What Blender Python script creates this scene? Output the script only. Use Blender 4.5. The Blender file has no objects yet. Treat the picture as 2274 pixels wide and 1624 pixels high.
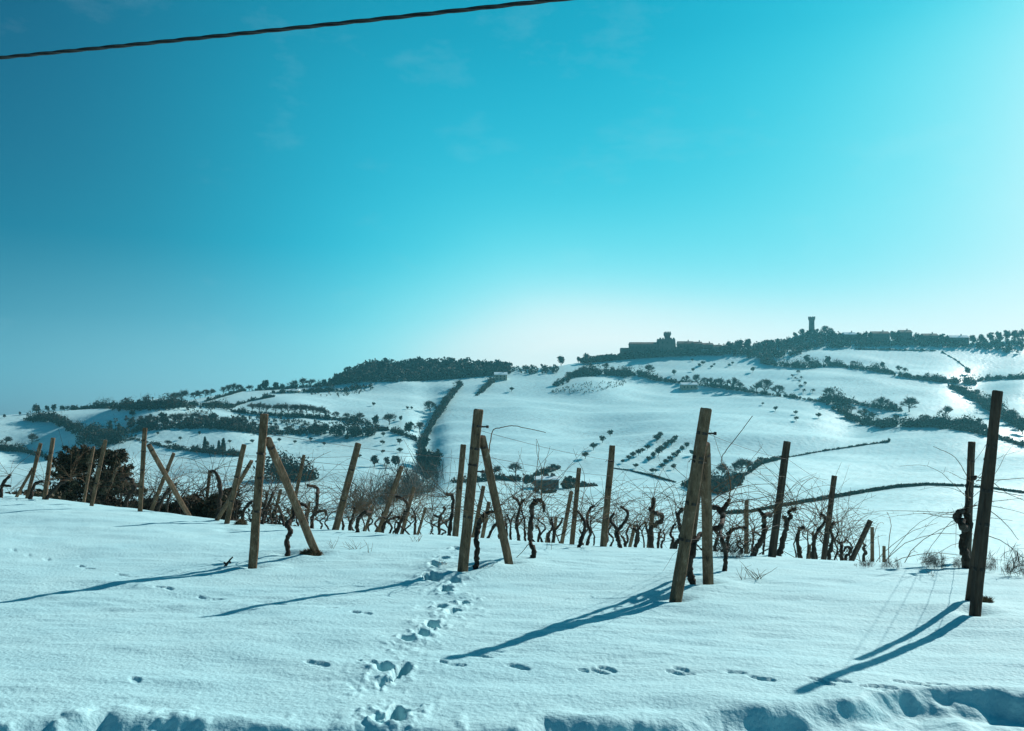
import bpy, math, random
import numpy as np
from mathutils import Vector, Matrix

# ------------------------------------------------------------------ camera, sky, sun, exposure
scene = bpy.context.scene
F, UC, VH, EYE = 2021.0, 1137.0, 920.0, 1.75      # focal length, centre column, horizon row (pixels of a 2274 x 1624 view), eye height
cd = bpy.data.cameras.new('camera')
cd.sensor_width = 36.0
cd.lens = 36.0 * F / 2274.0
cd.shift_y = (VH - 812.0) / 2274.0
cd.clip_start, cd.clip_end = 0.1, 12000.0
cam = bpy.data.objects.new('camera', cd)
cam.location = (0, 0, EYE)
cam.rotation_euler = (math.pi / 2, 0, 0)
scene.collection.objects.link(cam)
scene.camera = cam

SUN_AZ, SUN_EL = math.radians(47.0), math.radians(30.0)      # to the right of the view direction
SUN = Vector((math.sin(SUN_AZ) * math.cos(SUN_EL), math.cos(SUN_AZ) * math.cos(SUN_EL), math.sin(SUN_EL)))
sl = bpy.data.lights.new('sun', 'SUN')
sl.energy, sl.angle, sl.color = 5.0, math.radians(0.55), (1.0, 0.95, 0.88)
so = bpy.data.objects.new('sun', sl)
so.rotation_euler = SUN.to_track_quat('Z', 'Y').to_euler()
so.location = (30, 30, 60)
scene.collection.objects.link(so)

world = bpy.data.worlds.new('World')
scene.world = world
world.use_nodes = True
wt = world.node_tree
wt.nodes.clear()
def wn(t, **kw):
    n = wt.nodes.new(t)
    for k, v in kw.items(): setattr(n, k, v)
    return n
sky = wn('ShaderNodeTexSky', sky_type='NISHITA', sun_disc=False)
sky.sun_elevation, sky.sun_rotation = SUN_EL, SUN_AZ
sky.altitude, sky.air_density, sky.dust_density, sky.ozone_density = 200.0, 1.0, 1.2, 2.0
tc = wn('ShaderNodeTexCoord')
dot = wn('ShaderNodeVectorMath', operation='DOT_PRODUCT'); dot.inputs[1].default_value = SUN
wt.links.new(tc.outputs['Generated'], dot.inputs[0])
# the sky's own brightness, deepened away from the sun and paler in the low haze, then the cyan response of the old film
def curve(xs, ys, src, top=1.0):
    r = wn('ShaderNodeValToRGB'); r.color_ramp.interpolation = 'B_SPLINE'
    el = r.color_ramp.elements
    cols = [c if hasattr(c, '__len__') else (c * .5,) * 3 for c in ys]      # single factors are stored halved (stops stay below one)
    el[0].position, el[0].color = xs[0], (*cols[0], 1)
    el[1].position, el[1].color = xs[-1], (*cols[-1], 1)
    for x, c in zip(xs[1:-1], cols[1:-1]): el.new(x).color = (*c, 1)
    wt.links.new(src, r.inputs[0]); return r.outputs[0]
def times(a_, b_):
    m_ = wn('ShaderNodeMath', operation='MULTIPLY')
    for i_, q_ in enumerate((a_, b_)):
        if isinstance(q_, float): m_.inputs[i_].default_value = q_
        else: wt.links.new(q_, m_.inputs[i_])
    return m_.outputs[0]
sep = wn('ShaderNodeSeparateXYZ'); wt.links.new(tc.outputs['Generated'], sep.inputs[0])
sc_ = wn('ShaderNodeSeparateColor'); wt.links.new(sky.outputs[0], sc_.inputs[0])
g_sun = curve([0.0, .12, .22, .32, .40, .48, .56, .66, .76, .86, .93, 1.0], [.34, .40, .46, .53, .62, .84, 1.08, 1.27, 1.12, 1.0, .92, .62], dot.outputs['Value'])
g_far = curve([0.0, .03, .06, .10, .16, .24, .38, 1.0], [1.35, 1.30, 1.20, 1.08, .98, .92, .80, .5], sep.outputs['Z'])
g_near = curve([0.0, .06, .12, .20, .30, .38, 1.0], [.66, .66, .66, .82, .94, .94, .66], sep.outputs['Z'])
f_near = curve([0.0, .66, .78, .90, 1.0], [0.0, 0.0, 1.0, 2.0, 2.0], dot.outputs['Value'])
mx = wn('ShaderNodeMix'); wt.links.new(f_near, mx.inputs[0]); wt.links.new(g_far, mx.inputs[2]); wt.links.new(g_near, mx.inputs[3])
g_el = mx.outputs[0]
bright = times(times(times(sc_.outputs[1], 0.4), g_sun), g_el)
film = curve([0.0, .09, .19, .30, .42, .54, .64, .74, .84, .96], [(0, .01, .035), (0, .085, .185), (0, .195, .325), (0, .31, .47), (.006, .43, .61), (.04, .565, .72), (.13, .69, .81), (.28, .79, .88), (.60, .89, .93), (.88, .97, .97)], bright)
mulc = wn('ShaderNodeMix', data_type='RGBA', blend_type='MULTIPLY'); mulc.inputs[0].default_value = 1.0; mulc.inputs[7].default_value = (10, 10, 10, 1)
wt.links.new(film, mulc.inputs[6])
# pale winter haze low over the land
lowf = times(curve([0.0, .05, .10, .18, 1.0], [.95, .75, .32, 0.0, 0.0], sep.outputs['Z']), curve([0.0, .20, .40, .62, .80, 1.0], [.4, 1.0, 2.0, 2.0, .9, .4], dot.outputs['Value']))
lowm = wn('ShaderNodeMix', data_type='RGBA'); lowm.inputs[7].default_value = (6.4, 8.0, 7.9, 1)
wt.links.new(lowf, lowm.inputs[0]); wt.links.new(mulc.outputs[2], lowm.inputs[6])
mul = lowm
# faint cirrus
mp = wn('ShaderNodeMapping'); mp.inputs['Scale'].default_value = (2.2, 2.2, 5.0)
wt.links.new(tc.outputs['Generated'], mp.inputs[0])
cn = wn('ShaderNodeTexNoise'); cn.inputs['Scale'].default_value = 2.4; cn.inputs['Detail'].default_value = 7; cn.inputs['Roughness'].default_value = 0.62
wt.links.new(mp.outputs[0], cn.inputs[0])
cr = wn('ShaderNodeMapRange'); cr.inputs[1].default_value, cr.inputs[2].default_value, cr.inputs[3].default_value, cr.inputs[4].default_value = 0.56, 0.85, 0.0, 0.15
wt.links.new(cn.outputs[0], cr.inputs[0])
cm = wn('ShaderNodeMix', data_type='RGBA'); cm.inputs[7].default_value = (6.0, 8.2, 8.6, 1)
wt.links.new(cr.outputs[0], cm.inputs[0]); wt.links.new(mul.outputs[2], cm.inputs[6])
bg = wn('ShaderNodeBackground'); bg.inputs['Strength'].default_value = 0.1
wo = wn('ShaderNodeOutputWorld')
wt.links.new(cm.outputs[2], bg.inputs['Color']); wt.links.new(bg.outputs[0], wo.inputs[0])

vs = scene.view_settings
vs.view_transform, vs.look, vs.exposure, vs.gamma = 'Standard', 'None', 0.12, 1.0
vs.use_curve_mapping = False
scene.cycles.max_bounces = 6
scene.cycles.volume_bounces = 0
scene.cycles.volume_step_rate = 4.0
scene.cycles.use_denoising = True

# ------------------------------------------------------------------ helpers
C = scene.collection
rng = np.random.default_rng(7)
random.seed(11)

def vnoise(x, y, seed=0):
    xi, yi = np.floor(x).astype(np.int64), np.floor(y).astype(np.int64)
    fx, fy = x - xi, y - yi
    fx, fy = fx * fx * (3 - 2 * fx), fy * fy * (3 - 2 * fy)
    def h(a, b):
        n = (a * 374761393 + b * 668265263 + seed * 974634787) & 0xffffffff
        n = ((n ^ (n >> 13)) * 1274126177) & 0xffffffff
        n = n ^ (n >> 16)
        return (n & 0xffff) / 65535.0
    a, b, c, d = h(xi, yi), h(xi + 1, yi), h(xi, yi + 1), h(xi + 1, yi + 1)
    return (a * (1 - fx) + b * fx) * (1 - fy) + (c * (1 - fx) + d * fx) * fy - 0.5

def fbm(x, y, seed=0, octv=4):
    s, a = 0.0, 1.0
    for k in range(octv):
        s = s + a * vnoise(x * 2 ** k + 17.3 * k, y * 2 ** k - 9.1 * k, seed + k)
        a *= 0.5
    return s

def sstep(a, b, x):
    t = np.clip((x - a) / (b - a), 0, 1)
    return t * t * (3 - 2 * t)

def mesh_np(name, v, f, mat, smooth=False):
    """one mesh from an (n,3) array and an (m,k) face array"""
    v, f = np.asarray(v, dtype=np.float32), np.asarray(f, dtype=np.int32)
    me = bpy.data.meshes.new(name)
    me.vertices.add(len(v)); me.vertices.foreach_set('co', v.ravel())
    k = f.shape[1]
    me.loops.add(f.size); me.loops.foreach_set('vertex_index', f.ravel())
    me.polygons.add(len(f))
    me.polygons.foreach_set('loop_start', np.arange(0, f.size, k, dtype=np.int32))
    me.update(calc_edges=True)
    if smooth: me.polygons.foreach_set('use_smooth', np.ones(len(f), dtype=bool))
    if mat: me.materials.append(mat)
    return me

class MB:
    """collects tubes, boxes and faces, and links them as one mesh object"""
    def __init__(self): self.v, self.f = [], []
    def add(self, vs_, fs):
        o = len(self.v); self.v += [tuple(p) for p in vs_]; self.f += [tuple(i + o for i in q) for q in fs]
    def tube(self, pts, rad, n=6, knob=0.0, rnd=random):
        pts = [Vector(p) for p in pts]; rings = []
        ref = Vector((0.3, 1, 0.2)).normalized()
        for i, p in enumerate(pts):
            t = (pts[min(i + 1, len(pts) - 1)] - pts[max(i - 1, 0)])
            t = t.normalized() if t.length > 1e-9 else Vector((0, 0, 1))
            a = t.cross(ref)
            if a.length < 0.05: a = t.cross(Vector((1, 0, 0)))
            a.normalize(); b = t.cross(a)
            r = rad[i] if hasattr(rad, '__len__') else rad
            rings.append([p + (a * math.cos(2 * math.pi * k / n) + b * math.sin(2 * math.pi * k / n)) * r * (1 + knob * (rnd.random() - 0.5)) for k in range(n)])
        vs_ = [q for r in rings for q in r]; fs = []
        for i in range(len(pts) - 1):
            for k in range(n): fs.append((i * n + k, i * n + (k + 1) % n, (i + 1) * n + (k + 1) % n, (i + 1) * n + k))
        fs += [tuple(range(n - 1, -1, -1)), tuple(range((len(pts) - 1) * n, len(pts) * n))]
        self.add(vs_, fs)
    def box(self, x0, x1, y0, y1, z0, z1):
        v = [(x, y, z) for z in (z0, z1) for y in (y0, y1) for x in (x0, x1)]
        self.add(v, [(0, 2, 3, 1), (4, 5, 7, 6), (0, 1, 5, 4), (2, 6, 7, 3), (0, 4, 6, 2), (1, 3, 7, 5)])
    def mesh(self, name, mat, smooth=False):
        me = bpy.data.meshes.new(name); me.from_pydata(self.v, [], self.f); me.update()
        if smooth: me.polygons.foreach_set('use_smooth', [True] * len(me.polygons))
        if mat: me.materials.append(mat)
        return me
    def build(self, name, mat, parent=None, smooth=False): return link(name, self.mesh(name, mat, smooth), parent)

def link(name, data, parent=None, loc=None):
    o = bpy.data.objects.new(name, data); C.objects.link(o)
    if parent is not None: o.parent = parent
    if loc is not None: o.location = loc
    return o

def tag(o, label=None, cat=None, group=None, kind=None):
    if label: o['label'] = label
    if cat: o['category'] = cat
    if group: o['group'] = group
    if kind: o['kind'] = kind
    return o

ORD = ['first', 'second', 'third', 'fourth', 'fifth', 'sixth', 'seventh', 'eighth', 'ninth', 'tenth', 'eleventh', 'twelfth', 'thirteenth', 'fourteenth',
       'fifteenth', 'sixteenth', 'seventeenth', 'eighteenth']

# ------------------------------------------------------------------ materials
def mat_new(name):
    m = bpy.data.materials.new(name); m.use_nodes = True
    nt = m.node_tree
    return m, nt, nt.nodes['Principled BSDF']

def noise_mat(name, stops, scale=8.0, detail=6, rough=0.85, stretch=None, bump=0.0, bscale=60.0, spec=0.3, rgh=0.6, bdist=0.02):
    m, nt, p = mat_new(name)
    t = nt.nodes.new('ShaderNodeTexCoord'); mpn = nt.nodes.new('ShaderNodeMapping')
    if stretch: mpn.inputs['Scale'].default_value = stretch
    n = nt.nodes.new('ShaderNodeTexNoise'); n.inputs['Scale'].default_value = scale; n.inputs['Detail'].default_value = detail; n.inputs['Roughness'].default_value = rgh
    r = nt.nodes.new('ShaderNodeValToRGB')
    el = r.color_ramp.elements
    el[0].position, el[0].color = stops[0][0], (*stops[0][1], 1)
    el[1].position, el[1].color = stops[-1][0], (*stops[-1][1], 1)
    for q, c in stops[1:-1]: el.new(q).color = (*c, 1)
    nt.links.new(t.outputs['Object'], mpn.inputs[0]); nt.links.new(mpn.outputs[0], n.inputs[0]); nt.links.new(n.outputs[0], r.inputs[0])
    nt.links.new(r.outputs[0], p.inputs['Base Color'])
    p.inputs['Roughness'].default_value = rough; p.inputs['Specular IOR Level'].default_value = spec
    if bump:
        n2 = nt.nodes.new('ShaderNodeTexNoise'); n2.inputs['Scale'].default_value = bscale; n2.inputs['Detail'].default_value = 5
        b = nt.nodes.new('ShaderNodeBump'); b.inputs['Strength'].default_value = bump; b.inputs['Distance'].default_value = bdist
        nt.links.new(mpn.outputs[0], n2.inputs[0]); nt.links.new(n2.outputs[0], b.inputs['Height']); nt.links.new(b.outputs[0], p.inputs['Normal'])
    return m

M = {}
M['snow'] = noise_mat('snow', [(0.3, (0.40, 0.68, 0.73)), (0.7, (0.48, 0.75, 0.78))], scale=0.9, detail=8, rough=0.75, bump=0.5, bscale=30.0, spec=0.25)
M['farsnow'] = noise_mat('field_snow', [(0.28, (0.46, 0.70, 0.74)), (0.42, (0.58, 0.88, 0.91)), (0.75, (0.66, 0.93, 0.94))], scale=0.05, detail=10, rough=0.45, rgh=0.72, spec=0.5, bump=0.7, bscale=0.35, bdist=0.5)
def field_detail(m):
    """dry stubble pricking through the snow in some fields and faint plough lines"""
    nt = m.node_tree; p = nt.nodes['Principled BSDF']
    src = p.inputs['Base Color'].links[0].from_socket
    t = nt.nodes.new('ShaderNodeTexCoord')
    zone = nt.nodes.new('ShaderNodeTexNoise'); zone.inputs['Scale'].default_value = 0.011; zone.inputs['Detail'].default_value = 2
    zr = nt.nodes.new('ShaderNodeMapRange'); zr.inputs[1].default_value, zr.inputs[2].default_value = 0.46, 0.62
    sp = nt.nodes.new('ShaderNodeTexNoise'); sp.inputs['Scale'].default_value = 0.55; sp.inputs['Detail'].default_value = 4; sp.inputs['Roughness'].default_value = 0.8
    sr = nt.nodes.new('ShaderNodeMapRange'); sr.inputs[1].default_value, sr.inputs[2].default_value, sr.inputs[4].default_value = 0.50, 0.68, 0.62
    mm = nt.nodes.new('ShaderNodeMath'); mm.operation = 'MULTIPLY'
    mpn = nt.nodes.new('ShaderNodeMapping'); mpn.inputs['Rotation'].default_value = (0, 0, 0.5)
    wv = nt.nodes.new('ShaderNodeTexWave'); wv.inputs['Scale'].default_value = 0.055; wv.inputs['Distortion'].default_value = 2.5; wv.inputs['Detail'].default_value = 2
    wr = nt.nodes.new('ShaderNodeMapRange'); wr.inputs[1].default_value, wr.inputs[2].default_value, wr.inputs[4].default_value = 0.72, 1.0, 0.08
    mx1 = nt.nodes.new('ShaderNodeMath'); mx1.operation = 'MAXIMUM'
    mix = nt.nodes.new('ShaderNodeMix'); mix.data_type = 'RGBA'; mix.inputs[7].default_value = (0.22, 0.25, 0.23, 1)
    L = nt.links.new
    L(t.outputs['Object'], zone.inputs[0]); L(t.outputs['Object'], sp.inputs[0]); L(t.outputs['Object'], mpn.inputs[0]); L(mpn.outputs[0], wv.inputs[0])
    L(zone.outputs[0], zr.inputs[0]); L(sp.outputs[0], sr.inputs[0]); L(zr.outputs[0], mm.inputs[0]); L(sr.outputs[0], mm.inputs[1])
    L(wv.outputs[1], wr.inputs[0]); L(mm.outputs[0], mx1.inputs[0]); L(wr.outputs[0], mx1.inputs[1])
    L(mx1.outputs[0], mix.inputs[0]); L(src, mix.inputs[6]); L(mix.outputs[2], p.inputs['Base Color'])
field_detail(M['farsnow'])
M['post'] = noise_mat('weathered_post', [(0.32, (0.035, 0.020, 0.012)), (0.45, (0.145, 0.085, 0.048)), (0.58, (0.22, 0.135, 0.08)), (0.70, (0.44, 0.33, 0.23))], scale=16, detail=10, stretch=(1, 1, 0.4), bump=0.8, bscale=70, rgh=0.75)
M['postdark'] = noise_mat('dark_post', [(0.3, (0.028, 0.018, 0.013)), (0.7, (0.11, 0.070, 0.048))], scale=14, detail=8, stretch=(1, 1, 0.25), bump=0.6, bscale=55)
M['bark'] = noise_mat('vine_bark', [(0.35, (0.018, 0.012, 0.009)), (0.7, (0.075, 0.05, 0.035))], scale=30, detail=6, stretch=(1, 1, 0.3), bump=0.8, bscale=60)
M['cane'] = noise_mat('vine_cane', [(0.35, (0.11, 0.055, 0.030)), (0.7, (0.26, 0.15, 0.085))], scale=12)
M['wire'] = noise_mat('rusty_wire', [(0.4, (0.03, 0.02, 0.016)), (0.6, (0.07, 0.05, 0.04))], scale=20, rough=0.6)
M['cable'] = noise_mat('cable_sheath', [(0.4, (0.012, 0.012, 0.014)), (0.6, (0.03, 0.026, 0.024))], scale=6, rough=0.5)
M['ever'] = noise_mat('evergreen_leaf', [(0.3, (0.012, 0.02, 0.015)), (0.7, (0.042, 0.056, 0.038))], scale=0.6, detail=4)
M['nearever'] = noise_mat('near_evergreen_leaf', [(0.3, (0.018, 0.017, 0.010)), (0.7, (0.085, 0.07, 0.04))], scale=1.6, detail=4)
M['olive'] = noise_mat('olive_leaf', [(0.3, (0.025, 0.033, 0.022)), (0.7, (0.07, 0.08, 0.055))], scale=0.8, detail=4)
M['twig'] = noise_mat('bare_twig', [(0.3, (0.05, 0.04, 0.032)), (0.7, (0.12, 0.095, 0.075))], scale=0.7, detail=4)
M['redtwig'] = noise_mat('reddish_twig', [(0.3, (0.06, 0.038, 0.028)), (0.7, (0.15, 0.10, 0.075))], scale=0.8, detail=4)
M['trunk'] = noise_mat('tree_bark', [(0.3, (0.03, 0.024, 0.02)), (0.7, (0.09, 0.07, 0.055))], scale=3)
M['grass'] = noise_mat('dry_grass', [(0.3, (0.10, 0.065, 0.035)), (0.7, (0.26, 0.18, 0.10))], scale=5)
M['stone'] = noise_mat('old_stone', [(0.3, (0.09, 0.08, 0.07)), (0.7, (0.17, 0.15, 0.125))], scale=0.5, detail=6)
M['plaster'] = noise_mat('plaster', [(0.3, (0.30, 0.26, 0.20)), (0.7, (0.42, 0.37, 0.29))], scale=0.6, detail=6)
M['roofsnow'] = noise_mat('roof_snow', [(0.3, (0.60, 0.80, 0.86)), (0.7, (0.68, 0.86, 0.90))], scale=0.5)
M['rooftile'] = noise_mat('roof_tile', [(0.3, (0.07, 0.05, 0.042)), (0.7, (0.13, 0.095, 0.08))], scale=1.2)
M['window'] = noise_mat('window_dark', [(0.3, (0.02, 0.022, 0.025)), (0.7, (0.04, 0.042, 0.045))], scale=2, rough=0.3)

# ------------------------------------------------------------------ the lie of the land
SA = 0.018
S0_U, S0_V = [-900, 100, 500, 1340, 2000, 3200], [10.6, 9.67, 8.18, 8.73, 9.5, 10.5]
TAB_V = np.array([1300, 1250, 1150, 1085, 1000, 900, 800, 750, 700], float)
TAB_Y = np.array([95, 130, 235, 350, 480, 640, 805, 890, 965], float)
TAB_Z = EYE - (TAB_V - VH) / F * TAB_Y
_gy = np.linspace(0, 1700, 1701)
_gz = np.interp(_gy, np.r_[0, 40, TAB_Y, 1700], np.r_[-19.0, -19.5, TAB_Z, TAB_Z[-1] + 120])
_k = np.hanning(161); _k /= _k.sum()
_gz = np.convolve(np.pad(_gz, 80, mode='edge'), _k, 'valid')
SKY_U = [-1500, -600, 0, 80, 200, 300, 400, 520, 640, 740, 752, 773, 800, 850, 960, 1070, 1200, 1240, 1300, 1370, 1465, 1500, 1600, 1700, 1745, 1780, 1802, 1830, 1880, 2000, 2160, 2274, 2800, 4000]
SKY_V = [918, 918, 922, 916, 908, 904, 892, 870, 864, 853, 842, 828, 818, 811, 808, 812, 816, 812, 802, 795, 786, 781, 775, 763, 754, 741, 735, 738, 748, 751, 755, 750, 770, 800]

def depth_of(v): return np.interp(-np.asarray(v, float), -TAB_V, TAB_Y)
FOLDS = [  # u, depth, u spread, depth spread, metres: shoulders and hollows of the far slope
    (330, 575, 130, 60, 16.0), (30, 520, 120, 60, -12.0), (520, 520, 90, 50, 4.0), (330, 420, 110, 50, -5.0), (640, 610, 80, 40, 5.0), (430, 600, 50, 40, -4.0),
    (950, 470, 30, 200, -5.0), (1330, 690, 70, 40, 5.0), (1180, 610, 110, 70, 4.0), (1560, 560, 150, 40, 4.0), (1900, 570, 70, 60, -5.0), (1290, 540, 120, 30, -3.5),
    (2150, 500, 120, 45, 4.5), (1700, 380, 160, 50, 4.0), (2180, 710, 60, 80, -6.0), (1500, 720, 150, 35, -3.0), (2050, 300, 180, 45, 3.0), (1420, 600, 90, 30, 3.0)]

def H(X, Y, rough=True):
    X, Y = np.asarray(X, float), np.asarray(Y, float)
    r = np.hypot(X, Y) + 1e-6
    az = np.arctan2(X, Y)
    azc = np.clip(az, -1.1, 1.1)
    u = UC + F * np.tan(azc)
    yd = r * np.cos(np.clip(az, -0.62, 0.62))
    s = 0.5 * X + 0.87 * Y
    s = np.where(np.abs(az) > 1.5, np.minimum(s, 6.0), s)
    t = np.maximum(0, s - np.interp(u, S0_U, S0_V))
    tm = 13.3
    hn = np.where(t < tm, -SA * t * t, -SA * tm * tm - 2 * SA * tm * (t - tm))
    zf = np.interp(yd, _gy, _gz)
    yr = depth_of(np.interp(u, SKY_U, SKY_V))
    zr = EYE - (np.interp(u, SKY_U, SKY_V) - VH) / F * yr
    zb = zr - 0.10 * (yd - yr) - 1.5e-4 * np.maximum(0, yd - yr) ** 2
    zf = np.where(yd > yr - 60, -1.2 * np.logaddexp(-zf / 1.2, -zb / 1.2), zf)
    zf = np.maximum(zf, -45.0)
    if rough:
        g = sstep(140, 420, yd)
        fo = 0.0
        for (fu, fd, su, sd, a) in FOLDS: fo = fo + a * np.exp(-((u - fu) / su) ** 2 - ((yd - fd) / sd) ** 2)
        zf = zf + g * (fo + 4.0 * fbm(X / 150.0, Y / 130.0, 5, 3) + 3.6 * fbm(X / 95.0 + Y / 140.0, Y / 36.0, 13, 3) + 0.4 * fbm(X / 20.0, Y / 14.0, 9, 2)) * sstep(-10, 90, yr - yd)
    k = 1.6
    far = r > 22
    out = np.where(far, k * np.logaddexp(np.clip(hn, -300, 50) / k, zf / k), hn)
    return out

DETAIL = True
def ray(u, v, y0=4.0, y1=1500.0):
    """first ground point a pixel looks at (arrays or scalars); misses land on the skyline of that column"""
    u, v = np.atleast_1d(np.asarray(u, float)), np.atleast_1d(np.asarray(v, float))
    ys = np.geomspace(y0, y1, 900)
    a, b = (u - UC) / F, (v - VH) / F
    g = EYE - b[:, None] * ys - H(a[:, None] * ys, np.broadcast_to(ys, (len(u), len(ys))))
    hit = g < 0
    i = np.where(hit.any(1), hit.argmax(1), -1)
    out = np.zeros((len(u), 3))
    for k in range(len(u)):
        if i[k] > 0:
            g0, g1 = g[k, i[k] - 1], g[k, i[k]]
            y = ys[i[k] - 1] + (ys[i[k]] - ys[i[k] - 1]) * g0 / (g0 - g1)
        elif i[k] == 0: y = ys[0]
        else: y = float(depth_of(np.interp(u[k], SKY_U, SKY_V)))
        x = a[k] * y
        zd = float(near_detail(np.array([x]), np.array([y]))[0]) if DETAIL and y < 20 else 0.0
        out[k] = (x, y, float(H(x, y)) + zd)
    return out
def ray1(u, v, **kw): return ray([u], [v], **kw)[0]
def at(u, v, y): return Vector(((u - UC) / F * y, y, EYE - (v - VH) / F * y))
def flat(u, v):
    y = EYE * F / (v - VH); return (u - UC) / F * y, y

# ---- near snow: wind crust, boot trail, hare tracks, the ploughed edge of the road
EDGE_U = np.array([-400, 0, 120, 200, 255, 330, 420, 560, 700, 850, 930, 1000, 1150, 1210, 1300, 1400, 1500, 1600, 1700, 1830, 1950, 2100, 2200, 2274, 2700], float)
EDGE_V = np.array([1600, 1600, 1596, 1588, 1572, 1588, 1592, 1604, 1612, 1606, 1612, 1617, 1610, 1588, 1596, 1588, 1596, 1580, 1580, 1557, 1546, 1531, 1532, 1538, 1540], float)
EDGE_Y = EYE * F / (EDGE_V - VH); EDGE_X = (EDGE_U - UC) / F * EDGE_Y
BOOTS = [(882, 1580, .40, .17, .17, .1), (842, 1588, .22, .14, .05, .2), (855, 1482, .30, .15, .11, .1), (888, 1490, .42, .17, .13, -.1), (850, 1512, .22, .12, .05, 0),
         (935, 1408, .30, .16, .08, .3), (962, 1392, .34, .15, .09, .3), (903, 1420, .24, .14, .06, .5), (1008, 1360, .42, .17, .10, -.3), (1030, 1338, .30, .14, .07, 0),
         (978, 1348, .30, .2, .06, 0), (990, 1308, .52, .19, .15, .1), (1012, 1288, .40, .15, .10, .2), (962, 1280, .55, .24, .15, .3), (968, 1256, .45, .18, .08, .2), (985, 1240, .4, .16, .07, 0), (1010, 1216, .4, .2, .06, 0)]
HARE = [(30, 1222, 0), (62, 1230, 0), (105, 1238, 0), (180, 1257, 0), (195, 1262, 0), (270, 1276, 0), (290, 1280, 0), (355, 1300, 0), (375, 1303, 0), (450, 1318, 0), (480, 1322, 0),
        (590, 1339, 0), (625, 1343, 0), (790, 1363, 0), (815, 1367, 0), (730, 1350, 0), (690, 1472, 0), (715, 1476, 0), (820, 1470, 0), (835, 1477, 0),
        (985, 1472, 0), (1008, 1477, 0), (1140, 1478, 0), (1160, 1482, 0), (1300, 1488, 0), (1330, 1490, 0), (1350, 1486, 0), (1495, 1496, 0), (1515, 1500, 0), (1512, 1491, 0), (1640, 1499, 0), (1682, 1512, 0), (1700, 1514, 0),
        (1820, 1516, 0), (1835, 1523, 0), (1860, 1516, 0), (1930, 1528, 0), (1950, 1534, 0), (1970, 1530, 0), (2010, 1518, 0), (2040, 1520, 0), (2080, 1519, 0), (300, 1510, 0), (1080, 1455, 0)]

def near_detail(X, Y):
    z = 0.06 * fbm(X / 2.6, Y / 2.4, 21, 2) * sstep(2, 6, Y)
    z = z + 0.034 * fbm(X / 1.0 + 0.35 * Y, Y / 0.40, 31, 4) + 0.012 * fbm(X / 0.30 + Y * 1.3, Y / 0.13, 41, 3) * sstep(-.3, .5, fbm(X / 1.9, Y / 1.1, 43, 2))
    w = fbm(X / 1.6 + 0.2 * Y, Y / 0.55, 51, 2)
    z = z + 0.022 * np.maximum(0, w - 0.12)                    # low drift lips
    # ploughed edge towards the road
    ye = np.interp(X, EDGE_X, EDGE_Y)
    lump = fbm(X / 0.62, Y / 0.5, 61, 4); fine = fbm(X / 0.16, Y / 0.18, 67, 3)
    d = Y - ye + 0.20 * lump + 0.035 * fine + 0.03
    deep = (0.10 + 0.05 * sstep(0.8, 2.6, X)) * (0.85 + 0.5 * np.abs(fbm(X / 1.1, Y * 0 + 3.3, 63, 2)))
    inside = 1 - sstep(-0.17, 0.04, d)
    z = z - deep * inside + 0.025 * np.exp(-((d - 0.10) / 0.10) ** 2) * (0.6 + lump)
    z = z + inside * (0.045 * fbm(X / 0.3, Y / 0.3, 71, 3))
    z = z + 0.06 * np.maximum(0, fine - 0.18) * np.exp(-((d - 0.05) / 0.25) ** 2) * (1 - sstep(0.2, 1.2, X))
    # boot trail
    def dent(px, py, ln, wd, dp, rot, rimk):
        nonlocal z
        m = (np.abs(X - px) < 0.55) & (np.abs(Y - py) < 0.6)
        x, y = X[m] - px, Y[m] - py
        ca, sa = math.cos(rot), math.sin(rot)
        xx, yy = ca * x + sa * y, -sa * x + ca * y
        q = np.sqrt((xx / (wd * 0.5)) ** 2 + (yy / (ln * 0.5)) ** 2) + 0.8 * fbm(x / 0.09 + px * 7, y / 0.09, 81, 3)
        zz = -dp * (1 - sstep(0.72, 1.08, q))
        if rimk: zz = zz + rimk * np.maximum(0, 0.22 + fbm(x / 0.055 + px * 3, y / 0.055, 91, 3)) * np.exp(-((q - 1.35) / 0.42) ** 2)
        z[m] += zz
    for (u, v, ln, wd, dp, rot) in BOOTS:
        px, py = flat(u, v); dent(px, py, ln * .8, wd * .8, dp * .8, rot, 0.016)
    trail = np.zeros_like(X)
    for (u, v, *_) in BOOTS:
        px, py = flat(u, v); trail = np.maximum(trail, np.exp(-((X - px) / .24) ** 2 - ((Y - py) / .38) ** 2))
    z = z + trail * (0.05 * np.maximum(0, fbm(X / 0.075, Y / 0.085, 95, 3) - 0.05) + 0.03 * fbm(X / 0.2, Y / 0.22, 97, 2))   # kicked-up crumbs
    for (u, v, _) in HARE:
        px, py = flat(u, v); dent(px, py, 0.06, 0.15, 0.016, -0.4 + 0.5 * math.sin(u), 0.0)
    # snow drawn up round the posts and scooped on the lee side
    for (u, v) in ((565, 1256), (1028, 1270), (1502, 1329), (2165, 1362), (702, 1231), (1130, 1255), (1573, 1297), (1538, 1297), (639, 1231), (1055, 1264), (505, 1166)):
        px, py = flat(u, v)
        q = np.hypot((X - px), (Y - py))
        z = z + 0.018 * np.exp(-((q - 0.25) / 0.18) ** 2) - 0.03 * np.exp(-(q / 0.12) ** 2)
    return z

def polar(name, azs, rs, zfun, mat):
    A, R = np.meshgrid(azs, rs)
    X, Y = R * np.sin(A), R * np.cos(A)
    Z = zfun(X, Y)
    nr, na = A.shape
    idx = np.arange(nr * na).reshape(nr, na)
    f = np.stack([idx[:-1, :-1], idx[:-1, 1:], idx[1:, 1:], idx[1:, :-1]], -1).reshape(-1, 4)
    v = np.stack([X, Y, Z], -1).reshape(-1, 3)
    return link(name, mesh_np(name, v, f[:, ::-1], mat, True))

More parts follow.
